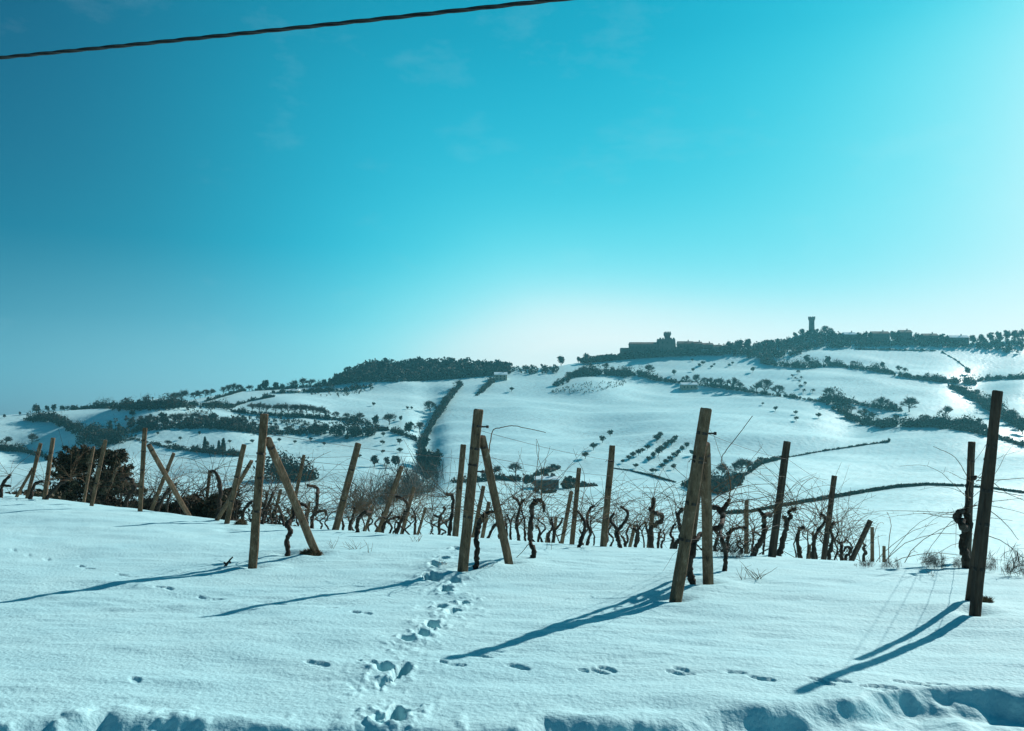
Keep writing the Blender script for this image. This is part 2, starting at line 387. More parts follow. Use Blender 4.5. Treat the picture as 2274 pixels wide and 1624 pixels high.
d2r = math.pi / 180
azn = np.r_[np.arange(-180, -34, 3.0), np.arange(-34, 34, 0.08), np.arange(34, 181, 3.0)] * d2r
rn = np.r_[np.arange(0.4, 4.4, 0.2), np.geomspace(4.4, 12.5, 380), np.geomspace(12.6, 26, 110), np.geomspace(26.5, 62, 28)]
ground = polar('snow_ground', azn, rn, lambda X, Y: H(X, Y) + near_detail(X, Y) * sstep(60, 20, np.hypot(X, Y)), M['snow'])
tag(ground, kind='structure')
azf = np.r_[np.arange(-180, -36, 3.0), np.arange(-36, 36, 0.13), np.arange(36, 181, 3.0)] * d2r
rf = np.r_[np.geomspace(59, 1150, 430), np.geomspace(1160, 1640, 16)]
hill = polar('snowy_hillside', azf, rf, lambda X, Y: H(X, Y) - 0.12 * sstep(66, 58, np.hypot(X, Y)), M['farsnow'])
tag(hill, kind='structure')

# ------------------------------------------------------------------ vineyard posts
def post_mb(p0, p1, w, twist=0.5, seed=0, taper=0.9):
    """square weathered post with worn corners from p0 to p1"""
    rnd = random.Random(seed); mb = MB()
    p0, p1 = Vector(p0), Vector(p1); ax = (p1 - p0).normalized()
    a = ax.cross(Vector((0, 1, 0))).normalized(); b = ax.cross(a)
    ca, sa = math.cos(twist), math.sin(twist); a, b = a * ca + b * sa, b * ca - a * sa
    n, vs_, fs = 9, [], []
    c = 0.36
    prof = [(.5, -c), (.5, c), (c, .5), (-c, .5), (-.5, c), (-.5, -c), (-c, -.5), (c, -.5)]
    for i in range(n):
        t = i / (n - 1); q = p0.lerp(p1, t) + a * rnd.uniform(-.03, .03) * w + b * rnd.uniform(-.03, .03) * w
        s = w * (1 + (taper - 1) * t) * rnd.uniform(.97, 1.03)
        if i == n - 1: q = q - ax * 0.006
        for (x, y) in prof: vs_.append(q + a * x * s * rnd.uniform(.97, 1.02) + b * y * s * rnd.uniform(.97, 1.02))
    for (x, y) in prof: vs_.append(p1 + a * x * w * taper * .86 + b * y * w * taper * .86 + ax * rnd.uniform(0, .008))
    for i in range(n):
        for k in range(8): fs.append((i * 8 + k, i * 8 + (k + 1) % 8, (i + 1) * 8 + (k + 1) % 8, (i + 1) * 8 + k))
    fs += [tuple(range(7, -1, -1)), tuple(range(n * 8, n * 8 + 8))]
    mb.add(vs_, fs)
    return mb, a, b, ax

def tie_mb(q, a, b, ax, w, seed, turns=2):
    rnd = random.Random(seed); mb = MB(); r = w * 0.565
    for tn in range(turns):
        tilt, off = rnd.uniform(-.25, .25), (tn - .5 * (turns - 1)) * 0.012
        pts = []
        for k in range(9):
            th = 2 * math.pi * k / 8 + math.pi / 8
            cx, cy = math.cos(th), math.sin(th); m = max(abs(cx), abs(cy)); cx, cy = cx / m * .93, cy / m * .93
            pts.append(q + a * cx * r + b * cy * r + ax * (off + tilt * cx * r * .5))
        mb.tube(pts, 0.0075, 5)
    if rnd.random() < .6:
        s = q + a * r * rnd.choice((-1, 1)); mb.tube([s, s + a * .03 + ax * .02, s + a * .05 - ax * .015], 0.004, 4)
    return mb

ROWPTS = {}
def vine_post(key, label, base, top, y=None, w=0.10, twist=0.35, ties=(.3, .55, .8), brace=(), mat='post', seed=1, group='vineyard posts', hook=(), ytop=None, end=False):
    if y is None: g = ray1(*base); y = g[1]
    pb, pt = at(*base, y), at(*top, ytop or y)
    ax = (pt - pb).normalized()
    zg = float(H(pb.x, pb.y))
    low = pb - ax * max(0.25, (pb.z - zg + 0.3) / max(ax.z, .5))
    root = link('end_post' if end else 'vine_post', None, None, low); root.empty_display_size = .1
    tag(root, label, 'post', group)
    L0 = Vector(low)
    mb, a, b, ax = post_mb(Vector(), pt - L0, w, twist, seed)
    mb.build('upright', M[mat], root)
    tot = (pt - L0).length; vis0 = (pb - L0).length / tot
    for i, t in enumerate(ties):
        tt = vis0 + (1 - vis0) * t
        tie_mb((pt - L0) * tt, a, b, ax, w * (1 - .1 * tt), seed * 31 + i).build('wire_tie', M['wire'], root)
    for i, (t, sgn) in enumerate(hook):
        q = (pt - L0) * (vis0 + (1 - vis0) * t); h = MB(); d = Vector((sgn, -0.25, 0)).normalized()
        h.tube([q + d * w * .4, q + d * (w * .5 + .06)], .009, 6); h.tube([q + d * (w * .5 + .06), q + d * (w * .5 + .085)], [.017, .015], 6)
        h.build('hook', M['wire'], root)
    for i, (bb, bt, bw, byt) in enumerate(brace):
        g = ray1(*bb); p0 = at(*bb, g[1] if g[1] < y + 2.0 else y + .7); p1 = at(*bt, y + byt)
        dd = (p1 - p0).normalized(); p0 = p0 - dd * .3
        m2, a2, b2, x2 = post_mb(p0 - L0, p1 - L0, bw, .75, seed * 7 + i, .86)
        st = m2.build('brace', M[mat], root)
        tie_mb((p1 - L0) - x2 * .12, a2, b2, x2, bw * .9, seed + 5 + i).build('wire_tie', M['wire'], st)
    ROWPTS[key] = (pb, pt, ax)
    return root

# the four large end posts
vine_post('A', 'tall weathered end post with a long prop slanting to the right, at the broken twig', (561, 1257), (587, 920), None, .102, .30, (.36, .58, .74), [((703, 1231), (594, 974), .085, .05)], seed=3, end=True, group='large end posts')
vine_post('B', 'tall weathered end post at the boot trail, propped, with metal hook near top', (1027, 1271), (1063, 910), None, .098, .55, (.34, .66, .76, .9), [((1131, 1255), (1070, 970), .082, .05)], seed=4, end=True, group='large end posts', hook=((.895, 1), (.62, 1)))
vine_post('C', 'most tilted large end post, leaning right over two props bound with thick black wire', (1501, 1330), (1568, 908), None, .098, .42, (.31, .5, .72, .74, .87), [((1573, 1297), (1566, 985), .092, .12), ((1527, 1283), (1562, 992), .06, .1)], seed=5, end=True, group='large end posts', hook=((.87, 1),))
vine_post('D', 'tallest, almost black end post nearest the picture edge, casting the broad double shadow', (2165, 1363), (2215, 869), None, .079, .12, (.2, .4, .55, .75), [((2153, 1335), (2199, 992), .07, .28)], mat='postdark', seed=6, end=True, group='large end posts')
# smaller end posts along the left brow
vine_post('W1', 'leftmost thin post, leaning right against a short prop, by the evergreen shrub', (60, 1108), (90, 985), 20.5, .085, .4, (.5, .8), [((37, 1103), (73, 1040), .06, .05)], seed=7)
vine_post('W', 'second post from the picture\'s far left, upright at the evergreen shrub', (99, 1106), (118, 973), 20.5, .095, .3, (.4, .75), seed=8)
vine_post('X', 'yellowish leaning post in front of the dark evergreen shrub, nearest to it', (203, 1125), (234, 978), 18.5, .082, .4, (.35, .6), seed=9)
vine_post('Y', 'dark-topped end post left of the bramble thicket with a prop slanting down right', (311, 1137), (322, 951), None, .092, .35, (.3, .5, .72, .85), [((415, 1139), (330, 988), .09, .05)], seed=10, end=True)
vine_post('Z', 'stout post just left of the first large end post, crossed by a slanting prop', (503, 1166), (542, 988), None, .088, .4, (.3, .6), [((489, 1143), (559, 1024), .065, .2)], seed=11, end=True)
rest = [  # key, label, base, top, depth, width
    ('X2', 'thin yellowish post behind the nearest post at the evergreen shrub', (185, 1119), (208, 992), 22.5, .07), ('X3', 'thin post right of the evergreen shrub, half lost in its shade', (229, 1119), (260, 1040), 25, .055),
    ('X4', 'short thin post at the start of the bramble thicket', (267, 1117), (273, 1074), 26, .065), ('Y2', 'post leaning right behind the prop of the dark-topped end post', (338, 1128), (386, 1007), 21, .083),
    ('Y3', 'slim post inside the bramble thicket, right of the long prop foot', (456, 1138), (466, 1045), 23, .08), ('Z0', 'short leaning post in the bramble thicket just left of the crossed prop', (482, 1142), (500, 1085), 24, .07),
    ('Z1', 'short post directly behind the first large end post and its prop', (606, 1151), (624, 1087), 23, .07), ('Y4', 'thin post leaning right behind the long prop of the first large end post', (646, 1154), (675, 1011), 20, .08),
    ('Y5', 'short stubby post right of the long prop of the first large end post', (682, 1154), (687, 1115), 24, .07), ('Z2', 'thick post leaning strongly right midway between the first two large end posts', (744, 1179), (796, 985), 15.6, .1),
    ('Y6', 'short thin post left of the pair of leaning posts in the middle gap', (813, 1172), (829, 1125), 23, .075), ('Y7', 'post leaning right, second largest between the first two large end posts', (844, 1173), (892, 1036), 20, .095),
    ('Y8', 'thin leaning post wound by a vine head, third between the first two large end posts', (894, 1179), (919, 1082), 23, .085), ('Y9', 'small post well left of the second large end post, before the scrub', (931, 1176), (945, 1127), 26, .075),
    ('A2', 'straight pale post standing just left of the second large end post', (1010, 1201), (1029, 988), 15.4, .09), ('Z3', 'slanting post seen behind the second large end post, left one of two', (1052, 1190), (1074, 1080), 20, .085),
    ('Z4', 'slanting post seen behind the second large end post, right one of two', (1071, 1194), (1086, 1115), 22, .085), ('A4', 'thin post leaning right below the farmhouse, left of a close pair', (1248, 1203), (1269, 1091), 21, .085),
    ('A3', 'upright post below the farmhouse, right and taller of a close pair', (1270, 1208), (1286, 1040), 18.5, .085), ('B2', 'tall straight post midway between the second and third large end posts', (1339, 1220), (1360, 990), 14.6, .09),
    ('B4', 'short post leaning among vines right of the tall middle post', (1398, 1218), (1410, 1166), 22, .075), ('B3', 'post entwined by a looping vine trunk, left of the third large end post', (1441, 1215), (1452, 1106), 19, .085),
    ('A5', 'stub of a post at the snow edge left of the close pair', (1214, 1203), (1217, 1184), 24, .08), ('A6', 'short post among vine forks left of the close pair below the farmhouse', (1229, 1203), (1235, 1149), 22, .07),
    ('B5', 'thin vertical post right of the third large end post', (1657, 1233), (1658, 1113), 20, .085), ('C2', 'dark stout post leaning right, between the third large end post and the curved track', (1713, 1246), (1748, 981), 12.9, .092),
    ('C3', 'dark post leaning right where the curved track passes behind its middle', (1830, 1238), (1853, 1057), 17, .09), ('C4', 'short stub post beside twisted vines near the curved track', (1796, 1234), (1797, 1210), 20, .075),
    ('C5', 'short post leaning far right under arching canes', (1891, 1245), (1933, 1156), 19, .095), ('C6', 'small vertical post just right of the far-leaning short post', (1937, 1246), (1937, 1171), 22, .078),
    ('C7', 'last tiny post at the end of the third row', (1963, 1248), (1963, 1213), 25, .078), ('D2', 'dark post swallowed by a massive vine trunk, just left of the blackest end post', (2146, 1268), (2158, 982), 12.4, .085)]
for i, (k, lab, b, t, y, w) in enumerate(rest):
    vine_post(k, lab, b, t, y, w, .2 + .5 * random.random(), [(.35, .7), (.3, .6, .85), (.55,)][i % 3], seed=20 + i, mat='postdark' if k in ('C2', 'C3', 'D2', 'C5') else 'post')

# ------------------------------------------------------------------ vines
def smooth_path(pts, n=5, jit=0.0, rnd=random):
    pts = [Vector(p) for p in pts]; out = []
    for i in range(len(pts) - 1):
        p0, p1, p2, p3 = pts[max(i - 1, 0)], pts[i], pts[i + 1], pts[min(i + 2, len(pts) - 1)]
        for k in range(n):
            t = k / n
            q = 0.5 * ((2 * p1) + (p2 - p0) * t + (2 * p0 - 5 * p1 + 4 * p2 - p3) * t * t + (3 * p1 - p0 - 3 * p2 + p3) * t ** 3)
            out.append(q + Vector([rnd.uniform(-jit, jit) for _ in range(3)]))
    out.append(pts[-1]); return out

def grow_cane(mb, rnd, start, dirx, L, lift, droop, r0, segs=9):
    """one long thin shoot: rises, bends over and wanders"""
    pts, p = [], Vector(start)
    d = Vector((dirx[0], dirx[1], lift)).normalized()
    for k in range(segs + 1):
        pts.append(p.copy())
        p = p + d * (L / segs)
        d = (d + Vector((rnd.uniform(-.2, .2), rnd.uniform(-.2, .2), rnd.uniform(-.16, .16) - droop))).normalized()
    mb.tube(pts, [r0 * (1 - .65 * k / segs) for k in range(segs + 1)], 4)
    for k in range(2, segs, 2):                                # short side buds
        if rnd.random() < .55:
            q = pts[k]; mb.tube([q, q + Vector((rnd.uniform(-.06, .06), rnd.uniform(-.06, .06), rnd.uniform(.0, .08)))], [r0 * .5, r0 * .3], 3)
    return pts

def vine(label, trunk, y, wpx, arms=(), canes=7, L=(.5, 1.15), seed=0, group='grapevines', extra=(), name='grapevine', lift=(.2, 1.2)):
    """trunk and arms are pixel paths at the depth y"""
    rnd = random.Random(seed * 13 + 5)
    if y is None: y = ray1(*trunk[0])[1]
    P = [at(u, v, y + (i * .06 * rnd.uniform(-1, 1))) for i, (u, v) in enumerate(trunk)]
    zg = float(H(P[0].x, P[0].y))
    base = Vector((P[0].x, P[0].y, min(P[0].z, zg) - .12))
    root = link(name, None, None, base); root.empty_display_size = .1
    tag(root, label, 'vine', group)
    r = wpx / F * y * (.50 if group == 'slender background vines' else .60)
    mb = MB(); pts = smooth_path([base] + P, 6, r * .30, rnd)
    n = len(pts)
    mb.tube([p - base for p in pts], [r * (1.12 - .38 * k / n) * rnd.uniform(.78, 1.24) for k in range(n)], 8, .22, rnd)
    heads = [P[-1]]
    mb.build('trunk', M['bark'], root, True)
    for arm in arms:
        Q = [at(u, v, y + i * .05 * rnd.uniform(-1, 1)) for i, (u, v) in enumerate(arm)]
        am = MB(); ap = smooth_path(Q, 6, r * .14, rnd)
        am.tube([p - base for p in ap], [r * (.8 - .3 * k / len(ap)) * rnd.uniform(.85, 1.18) for k in range(len(ap))], 7, .22, rnd)
        am.build('arm', M['bark'], root, True); heads.append(Q[-1])
    for k in range(canes + 5):
        h = rnd.choice(heads); th = rnd.uniform(0, 2 * math.pi)
        st = h + Vector((0, 0, rnd.uniform(-.12, .02)))
        cm_ = MB(); grow_cane(cm_, rnd, st - base, (math.cos(th), math.sin(th) * .6), rnd.uniform(*L), rnd.uniform(*lift), rnd.uniform(.03, .16), rnd.uniform(.0026, .0046) * (1 + y / 60))
        cm_.build('cane', M['cane'], root)
    for (path, rr) in extra:
        em = MB(); ep = smooth_path([at(u, v, y) - base for (u, v) in path], 5, .004, rnd)
        em.tube(ep, [rr * (1 - .5 * k / len(ep)) for k in range(len(ep))], 5); em.build('cane', M['cane'], root)
    return root

vine("slim twisted vine standing in the snow behind the first large end post's prop", [(639, 1231), (638, 1200), (644, 1182), (638, 1165), (652, 1148), (650, 1124)], None, 9, [[(650, 1140), (668, 1120), (684, 1128)]], 9, seed=1)
vine('dark bent vine hugging the foot of the second large end post', [(1054, 1264), (1060, 1240), (1058, 1200), (1062, 1168), (1076, 1148)], None, 11, [[(1062, 1170), (1072, 1146), (1096, 1136)]], 8, seed=2,
     extra=[([(1086, 1008), (1088, 985), (1096, 955), (1112, 950), (1136, 946), (1165, 950), (1212, 961)], .007)])
vine('lone curving vine trunk with hooked top, right of the second large end post', [(1181, 1243), (1186, 1225), (1177, 1196), (1179, 1166), (1182, 1142), (1180, 1126), (1192, 1114), (1203, 1110)], None, 9.5, [[(1182, 1132), (1187, 1112), (1206, 1116), (1208, 1138)]], 7, seed=3,
     extra=[([(1188, 1112), (1188, 1080), (1191, 1045), (1196, 1010), (1197, 990), (1190, 975)], .005), ([(1176, 1205), (1166, 1218), (1148, 1238)], .006)])
vine('big vine snaking out between the props of the third large end post', [(1538, 1299), (1532, 1270), (1535, 1234), (1546, 1200), (1568, 1180), (1598, 1170), (1606, 1150), (1598, 1132), (1580, 1126)], None, 12, [[(1598, 1140), (1612, 1124), (1620, 1108)], [(1580, 1128), (1572, 1112), (1576, 1098)]], 9, seed=4,
     extra=[([(1620, 1110), (1622, 1075), (1616, 1045), (1603, 1028), (1606, 1010), (1630, 978), (1671, 924)], .007)])
vine('forked vine with a level side arm, right of the third large end post', [(1608, 1268), (1611, 1245), (1611, 1222), (1604, 1200), (1600, 1180)], None, 8.5, [[(1611, 1224), (1617, 1196), (1622, 1182)], [(1614, 1186), (1632, 1174), (1658, 1172)]], 8, seed=5)
vine('bowed vine leaning toward the dark stout post from its left', [(1669, 1243), (1678, 1220), (1694, 1192), (1698, 1165), (1699, 1146), (1712, 1144)], 12.6, 9.5, [[(1699, 1150), (1690, 1138), (1686, 1130)]], 8, seed=6)
vine('thick vine climbing to the right of the dark stout post', [(1729, 1235), (1738, 1205), (1746, 1170), (1742, 1146)], 13.4, 10.5, [[(1745, 1160), (1756, 1148), (1752, 1136), (1768, 1130)]], 10, seed=7, lift=(.5, 1.8), L=(.7, 1.4))
vine('small hooked vine midway between the two dark leaning posts', [(1776, 1232), (1771, 1204), (1775, 1176), (1786, 1173)], 15.5, 8, [], 6, seed=8)
vine('vine bending right toward the second dark leaning post', [(1806, 1236), (1808, 1205), (1812, 1186), (1830, 1162), (1832, 1150), (1822, 1142)], 16, 7.5, [], 9, seed=9, lift=(.5, 1.8), L=(.7, 1.5))
vine('wavy slim vine just right of the second dark leaning post', [(1841, 1238), (1846, 1212), (1850, 1196), (1845, 1178), (1853, 1160)], 16.5, 7, [], 6, seed=10)
vine('straight knobbed vine under the arching canes', [(1869, 1243), (1868, 1220), (1868, 1204)], 18, 6.5, [[(1868, 1210), (1860, 1203)]], 7, seed=11, lift=(.8, 1.8), L=(.7, 1.3))
vine('small ring-shaped vine at the foot of the far-leaning short post', [(1877, 1244), (1886, 1230), (1888, 1218), (1878, 1216), (1874, 1224)], 18.5, 5.5, [], 4, seed=12)
vine('little crooked vine between the last two small posts', [(1918, 1245), (1924, 1230), (1917, 1220), (1922, 1210)], 21, 6, [], 5, seed=13)
vine('massive dark vine trunk wrapped round the post beside the blackest end post', [(2143, 1294), (2148, 1266), (2140, 1220), (2142, 1180), (2134, 1166), (2126, 1150), (2131, 1139), (2146, 1136)], 11.6, 15, [[(2142, 1216), (2154, 1170), (2148, 1135), (2152, 1106)], [(2140, 1200), (2146, 1150), (2150, 1100), (2152, 1068), (2168, 1060)]], 12, seed=14, L=(.6, 1.4), lift=(-.3, .9),
     extra=[([(2135, 1150), (2095, 1148), (2050, 1140)], .006), ([(2175, 1080), (2205, 1090), (2274, 1102)], .007), ([(2185, 1125), (2230, 1160), (2262, 1200)], .006), ([(2150, 1062), (2120, 1015), (2072, 992)], .005), ([(2180, 1185), (2230, 1205), (2274, 1240)], .006)])
mid = [  # label, trunk, depth, width, arms
    ('slender vine just right of the close pair of posts, straight and dark', [(1285, 1218), (1294, 1190), (1298, 1165), (1291, 1144)], 13, 7.5, [[(1291, 1146), (1282, 1136)]]),
    ('thin zigzag vine second right of the close pair of posts', [(1304, 1208), (1311, 1184), (1303, 1156), (1311, 1130), (1320, 1124)], 15, 6, []),
    ('Y-forked thick vine right of the tall straight middle post', [(1377, 1216), (1372, 1190), (1372, 1176)], 13.6, 8.5, [[(1372, 1178), (1356, 1156), (1364, 1140)], [(1372, 1178), (1388, 1158), (1394, 1140), (1378, 1124)]]),
    ('short forked vine beside the little leaning post among vines', [(1411, 1218), (1414, 1186), (1407, 1173)], 17, 6, [[(1413, 1184), (1424, 1166)]]),
    ('vine looping out to the right of its entwined post', [(1446, 1213), (1448, 1172), (1468, 1158), (1470, 1146), (1452, 1138), (1444, 1130)], 17.5, 9, [[(1445, 1132), (1452, 1118), (1450, 1106)]]),
    ('thin upright vine between the entwined post and the third large end post', [(1462, 1214), (1463, 1190), (1468, 1176)], 18, 5, []),
    ('dark vine just left of the third large end post, leaning right', [(1499, 1218), (1512, 1185), (1506, 1150), (1514, 1128)], 14.5, 8, [[(1507, 1154), (1500, 1136)]]),
    ('branching vine above the snow edge right of the second prop, left of the hooked one', [(1151, 1196), (1147, 1160), (1154, 1122), (1140, 1104)], 16, 6.5, [[(1153, 1124), (1166, 1108)]]),
    ('fork-topped vine left of the close pair of posts', [(1228, 1202), (1231, 1178), (1222, 1156)], 18, 6, [[(1231, 1180), (1244, 1164), (1250, 1150)]]),
    ('small bent vine directly behind the second prop', [(1084, 1196), (1098, 1168), (1112, 1150)], 16, 6, []),
    ('vine with a knuckled top, below the thick post leaning strongly right', [(793, 1180), (796, 1154), (810, 1138), (822, 1138)], 15, 8, []),
    ('tall thin vine right behind the first prop', [(693, 1156), (702, 1130), (705, 1100), (703, 1084), (682, 1078)], 17, 7, [[(698, 1140), (722, 1134), (724, 1144)]]),
    ('slanting dark vine just right of the first large end post', [(584, 1150), (598, 1116), (606, 1094)], 17, 6.5, []),
    ('second slanting dark vine right of the first large end post, steeper', [(576, 1150), (589, 1118), (592, 1092)], 18, 6, []),
    ('crooked vine beneath the thick leaning post, close to the scrub', [(777, 1168), (788, 1134), (786, 1128)], 18, 6, []),
    ('twisted vine with drooping head left of the leaning pair', [(850, 1174), (862, 1156), (876, 1150), (888, 1148)], 19, 6, []),
    ('knotted vine wound about the third leaning post', [(882, 1178), (894, 1150), (906, 1128), (898, 1110), (880, 1104)], 19, 7, []),
    ('thin vine well left of the straight pale post', [(975, 1184), (977, 1150), (988, 1132), (984, 1126)], 18, 5.5, [[(977, 1150), (962, 1144)]]),
    ('heavy dark vine touching the straight pale post on its left', [(997, 1196), (1002, 1150), (1006, 1106), (992, 1098)], 15.6, 8, []),
    ('small vine at the snow edge between the third leaning post and the small one', [(922, 1176), (922, 1154), (914, 1146)], 21, 5, []),
    ('dark vine trunk rising in the bramble thicket beside its slim post', [(485, 1130), (489, 1092), (482, 1053), (470, 1046)], 18, 8, []),
    ('hooked vine above the brambles, left of the dark-topped end post', [(280, 1112), (297, 1084), (290, 1064), (270, 1064)], 21, 8, []),
    ('bent vine between the first two posts from the far left', [(68, 1106), (78, 1076), (96, 1070)], 20, 7, []),
    ('arching vine right of the second post from the far left', [(106, 1104), (136, 1072), (156, 1060)], 20, 7, []),
    ('low twisted vine at the picture\'s left edge', [(2, 1100), (6, 1076), (24, 1054)], 20, 7, [[(6, 1078), (24, 1080)]]),
    ('curved vine at the foot of the crossed prop', [(540, 1142), (550, 1122), (561, 1114)], 17.5, 7, []),
    ('branched vine under the long prop of the dark-topped end post', [(352, 1128), (366, 1100), (380, 1082)], 20, 6.5, [[(366, 1100), (392, 1074)]]),
    ('fine-stemmed vine below the farmhouse, before the grey fenced strip', [(1196, 1200), (1199, 1180), (1190, 1166)], 20, 5, []),
    ('stubby vine at the snow edge right of the forked middle vine', [(1388, 1214), (1386, 1200), (1380, 1190)], 20, 5.5, []),
    ('thin stooped vine behind the third large end post\'s right prop', [(1588, 1214), (1594, 1190), (1584, 1170)], 17, 6.5, [])]
for i, (lab, tr, y, w, arms) in enumerate(mid):
    vine(lab, tr, y, w, arms, 7 + i % 4, (.5, 1.25), seed=40 + i, lift=(.0, 1.6))

gaps = [  # from, to, count, brow row at both ends, depth range, phrase
    (575, 735, 10, 1152, 1172, (17, 23), 'behind the first prop'), (755, 1000, 17, 1176, 1190, (16, 24), 'left of the straight pale post'),
    (1095, 1245, 9, 1196, 1204, (16, 22), 'behind the second prop'), (1292, 1495, 11, 1208, 1216, (15, 21), 'left of the third large end post'),
    (1590, 1705, 6, 1226, 1236, (15, 19), 'left of the dark stout post'), (1755, 1900, 7, 1234, 1242, (16, 21), 'near the second dark leaning post'), (285, 540, 13, 1118, 1140, (20, 25), 'above the brambles')]
for gi, (u0, u1, n_, v0, v1, (ya, yb), ph) in enumerate(gaps):
    rv = random.Random(900 + gi)
    for k in range(n_):
        t = (k + rv.uniform(.15, .85)) / n_; u, v, y = u0 + (u1 - u0) * t, v0 + (v1 - v0) * t + 6, rv.uniform(ya, yb)
        hh = rv.uniform(30, 70) * 17 / y; sw = rv.uniform(-14, 14)
        tr = [(u, v), (u + sw * .5 + rv.uniform(-5, 5), v - hh * .35), (u + rv.uniform(-7, 7), v - hh * .65), (u + sw, v - hh)]
        arm = [[tr[2], (u - sw - rv.uniform(2, 8), v - hh * .85), (u - sw * 1.4 + rv.uniform(-6, 6), v - hh * 1.02)]] if rv.random() < .6 else []
        vine(f'slender background vine, {ORD[k]} from the left {ph}', tr, y, rv.uniform(3.4, 6.6) * 17 / y, arm, 6, (.6, 1.3), seed=500 + gi * 20 + k, lift=(.1, 1.8), group='slender background vines')

# ------------------------------------------------------------------ trellis wires
def wire(label, pts, r=0.0026, sag=.03):
    mb = MB(); out = []
    for a, b in zip(pts[:-1], pts[1:]):
        for k in range(8):
            t = k / 8; q = a.lerp(b, t); q.z -= sag * 4 * t * (1 - t); out.append(q)
    out.append(pts[-1]); o = out[0].copy()
    mb.tube([p - o for p in out], r, 4)
    w = mb.build('trellis_wire', M['wire']); w.location = o
    return tag(w, label, 'wire', 'trellis wires')
def on(k, t):
    pb, pt, ax = ROWPTS[k]; return pb.lerp(pt, t) + Vector((.045, 0.0, 0))
for (keys, nm) in ((('A', 'A2', 'A3', 'A4'), 'first large end post'), (('B', 'B2', 'B3', 'B5'), 'second large end post'), (('C', 'C2', 'C3', 'C6'), 'third large end post'),
                   (('Z', 'Z2', 'Z3'), 'stout post with the crossed prop'), (('Y', 'Y4', 'Y8'), 'dark-topped end post'), (('D', 'D2'), 'blackest end post')):
    hs = ((.87, 'topmost'), (.72, 'second highest'), (.5, 'middle'), (.31, 'lowest'))
    for (t, hn_) in hs:
        p = [on(keys[0], t)] + [on(k, min(.9, t * .98)) for k in keys[1:]]
        wire(f'{hn_} thin trellis wire running back from the {nm}', p)

# ------------------------------------------------------------------ overhead cable
cb = MB(); ca_, cb_ = at(0, 131, 12.0), at(1240, 0, 9.4)
dv = (cb_ - ca_); p0, p1 = ca_ - dv * 2.0, cb_ + dv * 2.2
strands = [[] for _ in range(3)]
NP = 420
for k in range(NP + 1):
    t = k / NP; q = p0.lerp(p1, t); q.z -= .35 * 4 * (t - .5 + .5) * (1 - t) - .35 * 4 * .45 * .55
    tw = 2 * math.pi * (q - p0).length / 1.15
    for j in range(3):
        th = tw + 2 * math.pi * j / 3
        strands[j].append(q + Vector((0.3 * math.cos(th), math.cos(th), math.sin(th))) * .0125 - p0)
for s_ in strands: cb.tube(s_, .0125, 6)
cable = cb.build('overhead_cable', M['cable'], smooth=True); cable.location = p0
tag(cable, 'dark twisted overhead cable crossing the blue sky', 'cable')

# ------------------------------------------------------------------ foliage building
def quads(cent, size, seed, flatten=1.0, aspect=(0.5, 1.0), up=0.0):
    """a small random leaf or twig face at each centre"""
    g = np.random.default_rng(seed); n = len(cent)
    a = g.normal(size=(n, 3)); a[:, 2] += up * np.sign(g.random(n) + .4); a /= np.linalg.norm(a, axis=1)[:, None]
    b = g.normal(size=(n, 3)); b -= (b * a).sum(1)[:, None] * a; b /= np.linalg.norm(b, axis=1)[:, None]
    s = size * g.uniform(.6, 1.4, n) if np.isscalar(size) else size * g.uniform(.6, 1.4, n)
    asp = g.uniform(*aspect, n)
    a, b = a * s[:, None] * .5, b * (s * asp)[:, None] * .5
    v = np.stack([cent - a - b * .6, cent + a * .2 - b, cent + a + b * .5, cent - a * .3 + b], 1).reshape(-1, 3)
    return v, np.arange(4 * n).reshape(n, 4)

def clumps(g, n, R, k, spread):
    """n clump centres over an ellipsoid shell, k points in each"""
    d = g.normal(size=(n, 3)); d /= np.linalg.norm(d, axis=1)[:, None]
    c = d * (g.random(n) ** .4)[:, None] * R
    return (c[:, None, :] + g.normal(size=(n, k, 3)) * spread * np.asarray(R)).reshape(-1, 3)

